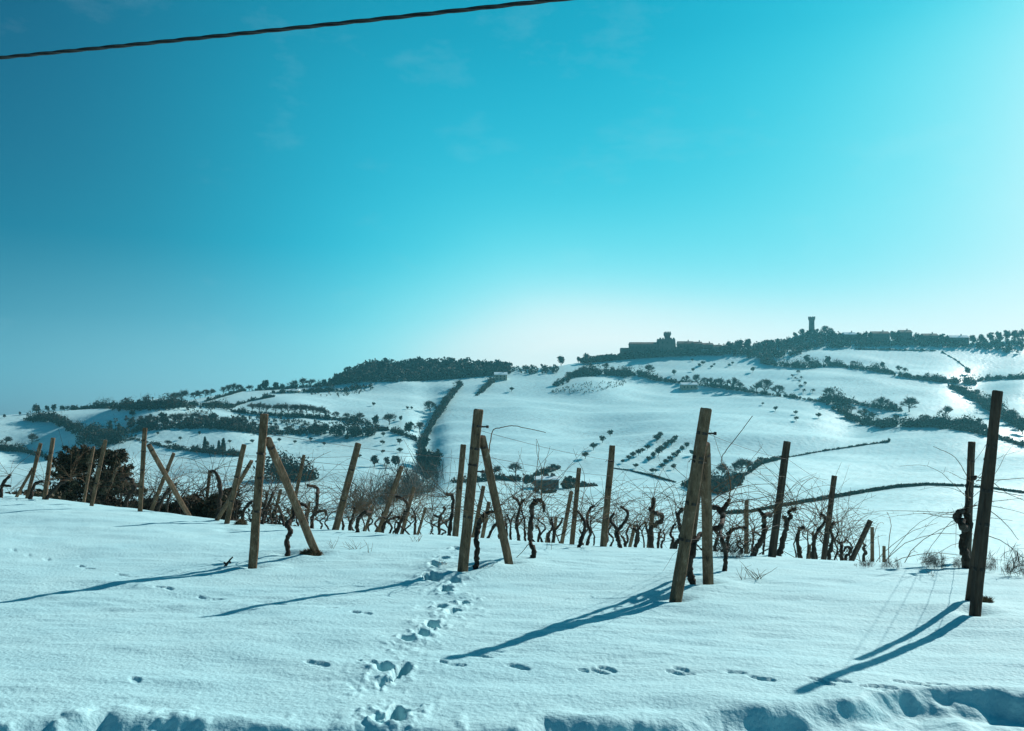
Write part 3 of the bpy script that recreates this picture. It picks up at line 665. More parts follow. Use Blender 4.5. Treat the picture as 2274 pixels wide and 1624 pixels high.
# tree kinds of unit height: (crown mesh, trunk mesh)
KINDS = {}
def make_kind(key, mat, seed):
    g = np.random.default_rng(seed); rnd = random.Random(seed); tr = MB()
    base = key.split('_')[0]
    if base in ('round', 'olive'):
        lo = .16 if base == 'round' else .3
        cz, R = .5 + lo / 2, np.array([.36, .36, .5 - lo / 2]) * (1 if base == 'round' else np.array([1.35, 1.35, 1]))
        c = clumps(g, 26, R * .86, 26, .2) + [0, 0, cz]; c = c[c[:, 2] > lo * .7]
        v, f = quads(c, .11, seed)
        tr.tube([(0, 0, -.12), (.01, 0, .12), (.02, .01, .5)], [.04, .03, .015], 6)
        for k in range(4):
            th = k * 1.6 + rnd.random(); tr.tube([(0, 0, .2), (.14 * math.cos(th), .14 * math.sin(th), .42)], [.02, .008], 5)
    elif base == 'cypress':
        z = g.random(900); r = .10 * np.sqrt(np.clip(1 - z, 0, 1)) * np.minimum(1, z * 6 + .25)
        th = g.random(900) * 6.283; q = r * np.sqrt(g.random(900)) * 1.1
        c = np.stack([q * np.cos(th), q * np.sin(th), .05 + .95 * z], 1)
        v, f = quads(c, .075, seed, up=1.6)
        tr.tube([(0, 0, -.1), (0, 0, .4)], [.02, .012], 5)
    else:                                                     # bare: limbs and a haze of fine twigs
        tips = []
        def br(p, d, L, r, lev):
            q = p + d * L
            tr.tube([p, p.lerp(q, .5) + Vector((rnd.uniform(-.02, .02), rnd.uniform(-.02, .02), 0)), q], [r, r * .8, r * .6], 5 if lev > 1 else 3)
            tips.append((q, d))
            if lev == 0: return
            for _ in range(4 if lev > 2 else 3):
                nd = (d + Vector((rnd.uniform(-.85, .85), rnd.uniform(-.85, .85), rnd.uniform(-.35, .35)))).normalized()
                br(q, nd, L * rnd.uniform(.62, .86), r * .55, lev - 1)
        br(Vector((0, 0, -.05)), Vector((0, 0, 1)), .2, .03, 4)
        for _ in range(5):
            th = rnd.random() * 6.283; br(Vector((0, 0, rnd.uniform(.12, .3))), Vector((math.cos(th), math.sin(th), rnd.uniform(.1, .7))).normalized(), .17, .014, 2)
        vs_, fs = [], []
        for (q, d) in tips:
            for _ in range(6):
                nd = (d + Vector((rnd.uniform(-1, 1), rnd.uniform(-1, 1), rnd.uniform(-.5, .8)))).normalized(); L = rnd.uniform(.05, .13)
                s = nd.cross(Vector((rnd.uniform(-1, 1), rnd.uniform(-1, 1), rnd.uniform(-1, 1)))).normalized() * .0045
                p = q - d * rnd.uniform(0, .1); o = len(vs_); e_ = p + nd * L
                vs_ += [p - s, p + s, e_ + s * .5, e_ - s * .5]; fs.append((o, o + 1, o + 2, o + 3))
        v, f = np.array([tuple(q) for q in vs_]), np.array(fs)
        m = v[:, 2].max(); v = v / m
        tr.v = [tuple(np.array(p) / m) for p in tr.v]
    KINDS[key] = (mesh_np('crown', v, f, mat), tr.mesh('trunk', M['trunk'], True))
for s in range(3): make_kind(f'round_{s}', M['ever'], 100 + s)
for s in range(3): make_kind(f'olive_{s}', M['olive'], 120 + s)
for s in range(4): make_kind(f'bare_{s}', M['twig'], 140 + s)
for s in range(2): make_kind(f'red_{s}', M['redtwig'], 160 + s)
for s in range(2): make_kind(f'cypress_{s}', M['ever'], 180 + s)
NK = {'round': 3, 'olive': 3, 'bare': 4, 'red': 2, 'cypress': 2}
NAMES = {'round': 'evergreen_tree', 'olive': 'olive_tree', 'bare': 'bare_tree', 'red': 'bare_tree', 'cypress': 'cypress_tree'}

def tree(kind, u, v, hpx, label, group, wide=1.0):
    p = ray1(u, v); h = hpx / F * p[1] * (1.22 if group == 'olive orchard' else 1.0)
    key = f'{kind}_{random.randrange(NK[kind])}'
    root = link(NAMES[kind], None, None, (p[0], p[1], p[2] - .1)); tag(root, label, 'tree', group)
    root.rotation_euler.z = random.uniform(0, 6.28); root.scale = (h * wide, h * wide * random.uniform(.9, 1.1), h)
    link('crown', KINDS[key][0], root); link('trunk', KINDS[key][1], root)
    return root

def cluster(kind, phrase, group, pts, desc, wide=1.0, order='left'):
    """trees told apart by their count along the cluster"""
    pts = sorted(pts, key=(lambda q: q[0]) if order == 'left' else (lambda q: q[1]))
    for i, q in enumerate(pts):
        lab = f'{desc} {phrase}' if len(pts) == 1 else f'{desc}, {ORD[i]} from the {order} {phrase}'
        tree(kind, q[0], q[1], q[2], lab, group, wide)

# orchard and lone trees on the far slope
G = 'trees on the far slope'
cluster('olive', 'in the first slanting orchard row', 'olive orchard', [(1466, 973, 12), (1459, 983, 16), (1438, 1000, 11), (1427, 1006, 10), (1418, 1012, 13), (1406, 1018, 13), (1396, 1023, 11), (1383, 1029, 8)], 'small dark olive tree', 1, 'top')
cluster('olive', 'in the second slanting orchard row', 'olive orchard', [(1499, 982, 13), (1491, 990, 14), (1479, 997, 14), (1470, 1005, 14), (1462, 1012, 15), (1451, 1019, 14), (1441, 1026, 11)], 'small dark olive tree', 1, 'top')
cluster('olive', 'in the third slanting orchard row', 'olive orchard', [(1525, 996, 12), (1515, 1004, 13), (1506, 1012, 12), (1499, 1019, 13), (1489, 1026, 12), (1479, 1033, 12), (1470, 1041, 11)], 'small dark olive tree', 1, 'top')
cluster('olive', 'in the lower end of the orchard', 'olive orchard', [(1537, 1012, 11), (1412, 1040, 10), (1448, 1052, 11), (1496, 1043, 12), (1456, 1050, 8)], 'small olive tree', 1, 'left')
cluster('olive', 'in the lone line left of the orchard', 'olive orchard', [(1355, 969, 12), (1338, 984, 14), (1318, 1000, 15), (1300, 1019, 14)], 'dark round olive tree', 1, 'top')
cluster('olive', 'on the slope above the grove', G, [(830, 902, 9), (905, 910, 8), (914, 910, 8)], 'tiny lone tree with long shadow')
cluster('olive', 'on the open slope beside the wedge-shaped wood', G, [(1136, 870, 11)], 'single small round tree')
cluster('olive', 'on the bright spur below the hedge', G, [(1694, 900, 7), (1722, 913, 11), (1767, 921, 10), (1768, 935, 11), (1818, 929, 13)], 'lone long-shadowed small tree')
cluster('olive', 'in the grove by the hedge corner', 'grove of small evergreens', [(851, 970, 11), (850, 988, 11), (887, 987, 14), (850, 1008, 10), (888, 1007, 14), (798, 1018, 10), (862, 1034, 10)], 'small dark evergreen tree', 1, 'top')
cluster('round', 'in the grove by the hedge corner', 'grove of small evergreens', [(832, 1036, 26), (878, 1038, 27), (859, 1032, 18)], 'larger dark evergreen', 1, 'left')
cluster('olive', 'on the field below the castle', G, [(1497, 834, 14), (1539, 826, 9), (1537, 803, 7), (1561, 811, 10), (1553, 815, 9), (1586, 813, 7), (1580, 818, 7), (1619, 814, 7), (1627, 810, 7), (1672, 827, 13)], 'small dark tree')
cluster('bare', 'on the field edge below the castle', G, [(1343, 822, 18), (1440, 832, 27), (1310, 816, 12)], 'bare round-crowned tree')
cluster('bare', 'along the hedge under the castle field', 'trees along the long hedge', [(1522, 850, 18), (1546, 853, 24), (1566, 856, 20), (1580, 858, 22), (1600, 861, 26), (1627, 864, 28), (1642, 866, 20), (1697, 874, 36), (1727, 880, 28), (1680, 872, 26)], 'bare tree')
cluster('cypress', 'in the long hedge under the castle field', 'trees along the long hedge', [(1571, 857, 14), (1589, 859, 15), (1601, 861, 18), (1615, 862, 15), (1628, 864, 17)], 'narrow dark conifer', 1.5)
cluster('bare', 'on the slope above the hedge bend', G, [(1760, 838, 8), (1768, 844, 8), (1775, 850, 7), (1788, 856, 10), (1778, 862, 9), (1784, 872, 10), (1805, 872, 10), (1772, 830, 10), (1780, 842, 8)], 'tiny bare sapling')
cluster('bare', 'standing over the big hedge bend', 'trees over the hedge bend', [(1842, 884, 28), (1957, 910, 32), (1983, 912, 22), (2019, 915, 40), (2099, 926, 28)], 'bare rounded tree')
cluster('round', 'along the hedge below the second tower', 'bushes along the upper hedge', [(1792, 808, 20), (1838, 810, 20), (1959, 818, 16), (2148, 832, 18)], 'dark bushy tree')
cluster('bare', 'along the hedge below the second tower', 'bushes along the upper hedge', [(1895, 812, 12), (1998, 826, 16), (2010, 828, 14)], 'small bare tree')
cluster('bare', 'on the left skyline ridge', 'skyline trees', [(390, 888, 26), (403, 886, 30), (432, 880, 18), (444, 878, 20), (456, 876, 20), (468, 875, 19), (496, 872, 18), (508, 870, 22), (520, 869, 22), (532, 868, 18), (554, 866, 16), (650, 862, 22), (672, 860, 26), (690, 858, 20)], 'bare tree')
cluster('round', 'on the left skyline ridge', 'skyline trees', [(10, 928, 9), (44, 922, 8), (81, 918, 22), (105, 914, 15), (120, 912, 17), (138, 912, 14), (576, 866, 14), (589, 866, 24), (612, 864, 18), (628, 863, 14), (720, 858, 16), (734, 856, 18)], 'dark round tree')
cluster('round', 'on the skyline left of the castle', 'skyline trees', [(1027, 803, 10), (1068, 806, 9), (1136, 808, 9), (1180, 809, 8), (1203, 812, 9), (1246, 812, 22), (1302, 802, 20), (1285, 804, 14), (1330, 798, 12)], 'dark round tree')
cluster('bare', 'beside the second tower', 'skyline trees', [(1832, 738, 18), (1843, 742, 16)], 'bare tree')
cluster('round', 'beside the second tower', 'skyline trees', [(1850, 748, 14), (1782, 744, 14), (1765, 750, 12), (1815, 740, 10)], 'dark evergreen')
cluster('round', 'on the shaded left slope', 'trees on the shaded left slope', [(294, 924, 16), (363, 945, 30), (473, 940, 26), (443, 966, 9), (457, 998, 20), (301, 972, 8)], 'dark tree')
cluster('bare', 'on the shaded left slope', 'trees on the shaded left slope', [(317, 948, 24), (330, 946, 26), (387, 940, 26), (400, 938, 24), (435, 936, 24), (450, 938, 20)], 'bare tree')
cluster('bare', 'in the fields at the far left', 'trees on the shaded left slope', [(71, 986, 28), (13, 990, 24), (374, 990, 15)], 'bare round tree')
cluster('cypress', 'by the valley hedge at left', 'trees on the shaded left slope', [(455, 998, 28), (486, 1004, 26), (496, 1005, 32), (245, 962, 28), (264, 964, 24)], 'slim dark conifer', 1.6)
cluster('red', 'in the reddish copse', 'reddish copse', [(560, 914, 22), (576, 916, 26), (592, 917, 22), (612, 918, 24), (626, 919, 26), (640, 920, 28), (654, 921, 26), (668, 922, 28), (682, 923, 28), (696, 924, 28), (710, 925, 26), (722, 927, 20)], 'bare reddish tree')
cluster('bare', 'along the hedge left of the grove', 'trees along the grove hedge', [(745, 930, 18), (770, 931, 16), (798, 936, 24), (865, 944, 30), (932, 960, 28)], 'bare tree')
cluster('round', 'along the hedge left of the grove', 'trees along the grove hedge', [(835, 946, 26), (890, 935, 12), (857, 930, 10), (908, 966, 30), (700, 960, 20), (724, 962, 22)], 'dark evergreen tree')
cluster('bare', 'along the straight diagonal hedge', 'trees along the diagonal hedge', [(1016, 862, 20), (1002, 880, 22), (990, 898, 22), (955, 915, 28), (975, 918, 22)], 'bare tree', 1, 'top')
cluster('round', 'along the straight diagonal hedge', 'trees along the diagonal hedge', [(986, 906, 22), (975, 926, 20), (944, 1000, 30), (968, 1046, 50), (945, 1050, 54), (960, 1066, 40)], 'dark bushy tree', 1, 'top')
cluster('bare', 'by the farmhouse hedge', 'farmhouse trees', [(1145, 1056, 34), (1098, 1060, 30), (1088, 1062, 24)], 'bare tree')
cluster('round', 'around the farmhouse', 'farmhouse trees', [(1213, 1068, 18), (1228, 1066, 16), (1262, 1084, 28), (1276, 1082, 22), (1186, 1082, 22), (1170, 1080, 24), (1297, 1082, 14)], 'dark evergreen tree', 1.2)
cluster('bare', 'by the thicket right of the orchard', 'thicket trees', [(1610, 1058, 34), (1632, 1052, 30), (1648, 1048, 34), (1660, 1048, 30)], 'bare tree')
cluster('round', 'near the right diagonal hedge', 'trees along the right hedge', [(2215, 925, 36), (2240, 944, 30), (2262, 955, 30), (2270, 965, 34), (1974, 982, 10)], 'dark tree')

cluster('bare', 'in the thicket of the hedge bend', 'trees over the hedge bend', [(1890, 918, 22), (1915, 930, 26), (1940, 936, 24), (1990, 940, 22), (2055, 944, 26), (2140, 948, 22), (2175, 950, 26)], 'bare bushy tree')
cluster('bare', 'along the right diagonal hedge', 'trees along the right hedge', [(2130, 872, 20), (2165, 886, 24), (2205, 906, 28), (2248, 932, 28)], 'bare tree')
cluster('bare', 'above the dark valley hedge', 'trees on the shaded left slope', [(500, 946, 24), (520, 948, 26), (540, 950, 24), (562, 954, 22), (585, 958, 20), (610, 960, 18), (640, 962, 18)], 'bare tree')
cluster('bare', 'on the wedge-shaped scrub', G, [(1262, 842, 18), (1285, 834, 20), (1325, 832, 18), (1375, 834, 16)], 'bare tree')

cluster('round', 'among the houses on the right ridge', 'ridge village trees', [(1866, 756, 18), (1908, 757, 19), (1922, 757, 22), (1932, 757, 18), (1984, 759, 24), (1992, 759, 20), (2036, 760, 22), (2046, 760, 17), (2092, 762, 21), (2102, 762, 18), (2160, 763, 19), (2180, 762, 20), (2200, 760, 22), (2218, 758, 22), (2236, 757, 24), (2254, 756, 23), (2270, 755, 25)], 'dark tree')
cluster('round', 'under the castle walls', 'ridge village trees', [(1385, 797, 16), (1402, 797, 20), (1420, 796, 17), (1438, 795, 22), (1456, 794, 19), (1472, 793, 18), (1506, 792, 26), (1528, 790, 20), (1552, 790, 16), (1580, 790, 18), (1606, 789, 26), (1622, 786, 28), (1640, 782, 28), (1660, 778, 26)], 'dark tree')
cluster('olive', 'dotting the left valley fields', 'small trees in the left valley', [(560, 985, 10), (590, 990, 9), (620, 982, 10), (655, 986, 9), (690, 980, 10), (720, 990, 9), (400, 978, 9), (350, 966, 8), (510, 985, 9)], 'tiny dark tree')

# ------------------------------------------------------------------ hedges, banks and woods
def hedge(label, pts, hpx, wide=1.0, mat='ever', dens=1.0, name='hedge', cat='hedge', group='hedges on the far slope', kind=None, size=.34, twig=False, aspect=None):
    pts = np.array(pts, float); seg = np.hypot(*np.diff(pts, axis=0).T); L = seg.sum()
    n = max(6, int(L / 2.2)); t = np.linspace(0, L, n); cs = np.r_[0, np.cumsum(seg)]
    u, v = np.interp(t, cs, pts[:, 0]), np.interp(t, cs, pts[:, 1])
    G_ = ray(u, v)
    med = np.median(G_[:, 1])
    hp = np.interp(t, np.linspace(0, L, len(hpx)), hpx) if hasattr(hpx, '__len__') else np.full(n, hpx)
    h = hp / F * G_[:, 1] * (1.0 if twig or name == 'grass_bank' else .84)
    sd = abs(hash(label)) if False else sum(ord(ch) * (k + 1) for k, ch in enumerate(label)) % 99991
    g = np.random.default_rng(sd)
    hm = float(np.mean(h)); Lm = float(np.hypot(*np.diff(G_[:, :2], axis=0).T).sum())
    if twig:
        nb, q = int(max(5, Lm / hm * 5)), 90
    else:
        nb, q = int(max(4, min(1100, dens * Lm / hm * 6.5))), int(np.clip(36 * (hm * .34 / (1.0 if med > 200 else .8)) ** 2, 36, 420))
    tb = g.random(nb) * (n - 1); i0 = np.clip(tb.astype(int), 0, n - 2); fr = tb - i0
    B = G_[i0] * (1 - fr)[:, None] + G_[i0 + 1] * fr[:, None]; hb_ = (h[i0] * (1 - fr) + h[i0 + 1] * fr)
    hb_ = hb_ * np.where(g.random(nb) < .12, g.uniform(1.05, 1.75, nb), g.uniform(.32, 1.0, nb))
    wave = .62 + .9 * (vnoise(np.cumsum(np.full(n, 2.2 / F * med)) / (hm * 2.6), np.full(n, sd * .37), 3) + .5)
    hb_ = hb_ * np.clip(wave[i0], .35, 1.45) if name != 'grass_bank' else h[i0] * g.uniform(.75, 1.05, nb)
    B[:, :2] += g.normal(size=(nb, 2)) * (hm * .30 * wide)
    i = np.repeat(np.arange(nb), q); d = g.normal(size=(len(i), 3)); d /= np.linalg.norm(d, axis=1)[:, None]; d *= (g.random(len(i)) ** .45)[:, None]
    rad = hb_ * g.uniform(.36, .62, nb)
    c = np.stack([B[i, 0] + d[:, 0] * rad[i], B[i, 1] + d[:, 1] * rad[i], np.zeros(len(i))], 1)
    if twig: c[:, :2] = B[i, :2] + d[:, :2] * rad[i][:, None] * (.25 + g.random(len(i)) * .9)[:, None]
    c[:, 2] = H(c[:, 0], c[:, 1]) + hb_[i] * (.46 + .52 * d[:, 2])
    h, i = hb_, i
    o = np.array([G_[0, 0], G_[0, 1], G_[0, 2]])
    vv, ff = quads(c - o, np.minimum(size * h[i], 1.0 if med > 200 else .8) if not twig else size * h[i], sd, aspect=aspect or ((.5, 1.0) if not twig else (.012, .04)), up=1.8 if twig else 0)
    mats = [M[mat]]; midx = np.zeros(len(ff), np.int32)
    if not twig and hm > 1.5 and name != 'grass_bank':                                  # leafless shoots standing out of the bushes
        nt_ = int(nb * 16); j = g.integers(0, nb, nt_); e2 = g.normal(size=(nt_, 3))
        c2 = np.stack([B[j, 0] + e2[:, 0] * rad[j] * .55, B[j, 1] + e2[:, 1] * rad[j] * .55, np.zeros(nt_)], 1)
        c2[:, 2] = H(c2[:, 0], c2[:, 1]) + hb_[j] * g.uniform(.45, 1.02, nt_)
        v2, f2 = quads(c2 - o, np.clip(hb_[j] * .6, .5, 3.2), sd + 1, aspect=(.025, .06), up=1.5)
        ff = np.concatenate([ff, f2 + len(vv)]); vv = np.concatenate([vv, v2]); mats.append(M['twig']); midx = np.r_[midx, np.ones(len(f2), np.int32)]
    me_ = mesh_np(name, vv, ff, mats[0])
    if len(mats) > 1: me_.materials.append(mats[1]); me_.polygons.foreach_set('material_index', midx)
    ob = link(name, me_, None, o)
    return tag(ob, label, None if kind else cat, None if kind else group, kind)

hedge('dark hedge curving down the shaded slope at far left', [(57, 934), (100, 934), (127, 936), (152, 947), (178, 958), (206, 966)], [9, 15, 18, 17, 16, 15], 1.3)
hedge('dark thicket in the fold at the left, behind the evergreen shrub', [(206, 972), (225, 980), (254, 988)], [30, 38, 30], 1.6)
hedge('dense dark tree belt on the left skyline', [(159, 910), (232, 907), (300, 906), (360, 904), (412, 900)], [9, 13, 17, 20, 22], 1.2, name='tree_belt', cat='tree belt')
hedge('dark belt below the small white field at upper left', [(422, 900), (460, 902), (520, 906)], [14, 12, 10])
hedge('thin line of bushes running up to the skyline trees at left', [(454, 893), (500, 880), (546, 867)], 5)
hedge('thin hedge rising right above the reddish copse', [(524, 902), (560, 890), (609, 882)], 6)
hedge('dark hedge under the skyline between two narrow white fields', [(600, 874), (650, 872), (720, 870), (770, 868), (800, 862), (830, 857)], [7, 9, 10, 10, 8, 7], 1.3)
hedge('upper thin skyline hedge left of the dark wood', [(560, 868), (640, 864), (740, 856)], [6, 8, 8])
hedge('long dark hedge beneath the reddish copse', [(508, 914), (560, 920), (640, 926), (720, 930), (787, 936), (820, 944)], [7, 8, 9, 9, 9, 8], 1.2)
hedge('dark shrub mass on the shaded slope under the conifers', [(476, 948), (510, 950), (550, 955), (590, 964)], [22, 26, 24, 16], 2.0)
hedge('long dark valley hedge across the shaded left slope', [(263, 964), (317, 956), (413, 949), (476, 950), (540, 958), (603, 963), (680, 962)], [9, 12, 13, 14, 12, 11, 10], 1.6)
hedge('dark bushes strung along the valley hedge before the grove', [(676, 962), (700, 958), (738, 960)], [18, 22, 18], 1.4)
hedge('heavy block of dark bushes left of the grove', [(749, 968), (780, 968), (818, 968)], [26, 30, 24], 1.3)
hedge('hedge running from the bush block to the diagonal hedge', [(818, 958), (860, 956), (900, 968), (930, 982)], [14, 10, 9, 12])
hedge('straight diagonal hedge dropping from the skyline to the valley', [(1024, 856), (1002, 882), (986, 906), (962, 940), (948, 966), (936, 990), (936, 1030), (950, 1066)], [8, 11, 12, 11, 12, 18, 22, 26], .5)
hedge('short dark hedge below the house among trees', [(1095, 848), (1069, 870), (1058, 880)], [12, 10, 8])
hedge('low hedge along the track at lower left', [(241, 982), (301, 976), (374, 996), (444, 1004), (500, 1010), (540, 1014)], [5, 5, 5, 10, 14, 8])
hedge('hedge at the far left edge behind the thin posts', [(0, 1000), (40, 1002), (73, 1008), (110, 1018)], [12, 10, 8, 8])
hedge('dark farmhouse hedge stretching left behind the second large end post', [(1000, 1072), (1063, 1070), (1102, 1066), (1150, 1068), (1185, 1070)], [10, 13, 16, 15, 14], 1.2)
hedge('clipped conifer hedge rising right behind the farmhouse', [(1178, 1062), (1192, 1058), (1242, 1041)], [9, 10, 10], .5)
hedge('dark garden shrubs in front of the farmhouse', [(1188, 1094), (1212, 1096), (1234, 1094)], [10, 12, 10], 1.0)
hedge('low bushes right of the farmhouse', [(1255, 1086), (1290, 1082), (1325, 1080)], [12, 8, 5])
hedge('dark thicket below the orchard, right of the third large end post', [(1528, 1080), (1560, 1090), (1592, 1096), (1612, 1086), (1640, 1066)], [18, 30, 34, 30, 12], 1.0)
hedge('thin hedge climbing from the dark thicket to the right', [(1612, 1080), (1665, 1050), (1690, 1030), (1733, 1020)], [10, 7, 9, 5])
hedge('thin straight line of scrub crossing the white slope', [(1733, 1020), (1830, 1002), (1942, 986), (1974, 982)], [4, 3, 3, 4], .7)
hedge('dark grassy bank of the curved track', [(1606, 1142), (1659, 1140), (1736, 1126), (1828, 1110), (1942, 1091), (1990, 1083), (2062, 1078), (2140, 1081), (2200, 1086), (2274, 1096)], [9, 8, 9, 9, 9, 8, 7, 6, 6, 6], .6, dens=2.5, name='grass_bank', cat='bank')  # dark foliage strip stands in for a ditch bank lying in shadow
hedge('low grassy edge of the field track by the orchard', [(1360, 1040), (1400, 1046), (1440, 1056), (1500, 1072)], [2, 3, 5, 3], .7, name='grass_bank', cat='bank')
hedge('long dark hedge under the castle field', [(1417, 832), (1451, 844), (1514, 852), (1612, 863), (1710, 878), (1760, 884), (1830, 894)], [14, 8, 8, 9, 8, 8, 10], .9)
hedge('bulky dark bush at the hedge bend below the second tower', [(1838, 896), (1857, 900), (1878, 894)], [20, 32, 22], 1.0)
hedge('hedge sloping right from the bulky bush', [(1877, 892), (1910, 900), (1940, 905), (2005, 914)], [10, 8, 14, 8])
hedge('broad dark thicket along the bottom of the hedge bend', [(1862, 912), (1885, 930), (1910, 942), (1964, 948), (2037, 948), (2110, 948), (2195, 952)], [14, 24, 28, 24, 26, 19, 16], .8)
hedge('lower dark hedge running right out of the picture', [(2080, 950), (2150, 958), (2210, 972), (2274, 992)], [8, 10, 12, 14])
hedge('upper dark hedge crossing below the second tower', [(1690, 806), (1721, 812), (1787, 818), (1847, 812), (1940, 824), (2025, 840), (2100, 850), (2165, 852)], [12, 14, 14, 12, 12, 12, 12, 14], 1.0)
hedge('upper dark hedge at the right edge', [(2165, 848), (2183, 845), (2230, 842), (2274, 842)], [12, 12, 11, 12])
hedge('thick diagonal hedge descending at the right edge', [(2110, 860), (2149, 880), (2195, 908), (2230, 930), (2274, 952)], [12, 18, 22, 20, 18], .7)
hedge('thin field hedge under the houses at upper right', [(1901, 776), (1990, 778), (2078, 780)], 3)
hedge('fine line of fence scrub going down the upper right field', [(2091, 782), (2120, 798), (2154, 824)], 2, .6)
hedge('hedge trimming the foot of the dark wood', [(830, 849), (935, 846), (1000, 842), (1050, 838), (1096, 834)], [4, 4, 5, 5, 5])
hedge('dark wedge of scrub below the castle road', [(1241, 858), (1260, 845), (1280, 836), (1330, 832), (1380, 834), (1417, 834)], [10, 18, 22, 20, 14, 12], 1.5)
# reddish scrub in the valley, bushes on the right
for (lab, pts, hp, mat) in (('reddish bare scrub in the valley behind the leaning posts', [(780, 1150), (800, 1145), (830, 1135)], [60, 70, 60], 'redtwig'), ('grey-brown bare scrub filling the valley below the diagonal hedge', [(840, 1120), (880, 1112), (930, 1100), (965, 1090)], [40, 50, 46, 34], 'twig'),
                            ('bare bushes beyond the brow left of the blackest end post', [(2045, 1258), (2070, 1262), (2100, 1262), (2130, 1262)], [44, 50, 54, 44], 'twig'), ('bare bushes beyond the brow right of the blackest end post', [(2185, 1265), (2215, 1270)], [50, 44], 'twig'),
                            ('bare bushes beyond the brow at the right edge', [(2235, 1275), (2262, 1278), (2290, 1280)], [40, 48, 40], 'twig'), ('low brown scrub behind the last small posts', [(1900, 1258), (1950, 1262), (1990, 1264)], [18, 24, 20], 'redtwig'), ('grey scrub seen through the forked vine right of the third large end post', [(1590, 1240), (1625, 1240), (1655, 1240)], [40, 46, 36], 'twig')):
    hedge(lab, pts, hp, .9, mat, 1.0, 'scrub', 'scrub', 'bare scrub', twig=True, size=.5)
# dark evergreen bush behind the first prop
hedge('dark evergreen bush in the dip behind the first prop', [(604, 1062), (640, 1066), (690, 1066)], [46, 42, 40], .8, dens=2.0)

def wood(label, top, bot, n, hpx, mat, q=34, name='woodland', kind='stuff', size=.3):
    g = np.random.default_rng(len(label) * 7 + n); n = int(n)
    tu, tv = np.array(top, float).T; bu, bv = np.array(bot, float).T
    u = g.uniform(tu[0], tu[-1], n); k = g.random(n)
    v = np.interp(u, tu, tv) * (1 - k) + np.interp(u, bu, bv) * k
    P = ray(u, v); h = hpx / F * P[:, 1] * g.uniform(.7, 1.25, n)
    i = np.repeat(np.arange(n), q); d = g.normal(size=(len(i), 3)); d /= np.linalg.norm(d, axis=1)[:, None]
    d *= (g.random(len(i)) ** .4)[:, None]
    c = P[i] + d * np.stack([h[i] * .42, h[i] * .42, h[i] * .5], 1); c[:, 2] += h[i] * .5
    o = P[0].copy()
    vv, ff = quads(c - o, size * h[i], n)
    return tag(link(name, mesh_np(name, vv, ff, M[mat]), None, o), label, None, None, kind)
wood('dense dark wood covering the rounded knoll on the skyline', [(742, 853), (752, 845), (773, 833), (800, 821), (850, 814), (960, 811), (1069, 815), (1130, 820)], [(742, 856), (832, 848), (935, 846), (1096, 834), (1130, 832)], 700, 17, 'ever')
wood('scattered trees and gardens on the skyline beside the wood', [(1080, 817), (1200, 820), (1240, 818)], [(1080, 832), (1200, 832), (1240, 828)], 90, 9, 'ever')
wood('dark trees below the castle walls', [(1290, 808), (1380, 799), (1465, 793), (1510, 789), (1600, 784), (1640, 772), (1720, 764)], [(1290, 808), (1380, 799), (1465, 793), (1510, 792), (1620, 790), (1720, 806)], 420, 13, 'ever')
wood('dark trees on the hill of the second tower', [(1700, 768), (1745, 758), (1780, 745), (1802, 740), (1830, 742), (1870, 750)], [(1700, 800), (1745, 796), (1780, 788), (1802, 778), (1830, 774), (1870, 774)], 260, 12, 'ever')
wood('dark gardens and trees around the ridge houses', [(1860, 752), (2000, 756), (2160, 760), (2274, 755)], [(1860, 774), (2000, 770), (2160, 774), (2274, 788)], 360, 10, 'ever')
wood('speckled olive terraces left of the white field', [(690, 868), (760, 870), (830, 862)], [(690, 880), (760, 884), (830, 868)], 60, 6, 'olive', 20)
wood('small vines and brush on the blue shaded slope below the wedge', [(1225, 868), (1300, 850), (1390, 846)], [(1225, 874), (1300, 876), (1390, 856)], 190, 4, 'ever', 14)
wood('rows of young vines on the shaded left slope', [(405, 914), (470, 912)], [(405, 938), (470, 938)], 70, 6, 'twig', 18)
wood('shaded orchard plots on the left slope', [(480, 930), (590, 930), (720, 944)], [(480, 955), (590, 962), (720, 958)], 150, 9, 'ever', 24)
wood('dark scrub on the upper left slope under the tree belt', [(230, 905), (330, 903), (420, 900), (520, 905)], [(230, 912), (330, 914), (420, 912), (520, 914)], 120, 9, 'ever', 24)
wood('dim thin copse on the lower left slope', [(280, 930), (380, 935), (470, 932)], [(280, 952), (380, 952), (470, 950)], 60, 12, 'twig', 40, size=.4)
wood('dark scrub strip along the left valley floor', [(560, 962), (680, 962), (760, 962)], [(560, 968), (680, 968), (760, 970)], 60, 8, 'ever', 24)

# ------------------------------------------------------------------ buildings on the ridge and in the valley
def windows(root, x0, x1, z0, z1, y, nx, nz, ww, wh):
    for a in range(nx):
        for b in range(nz):
            cx = x0 + (x1 - x0) * (a + .5) / nx; cz = z0 + (z1 - z0) * (b + .55) / nz
            m = MB(); m.box(cx - ww / 2, cx + ww / 2, y - .06, y + .04, cz - wh / 2, cz + wh / 2); w_ = m.build('window', M['window'], root)
            s_ = MB(); s_.box(cx - ww / 2 - .12, cx + ww / 2 + .12, y - .16, y - .02, cz - wh / 2 - .14, cz - wh / 2 - .01); s_.build('sill', M['stone'], w_)

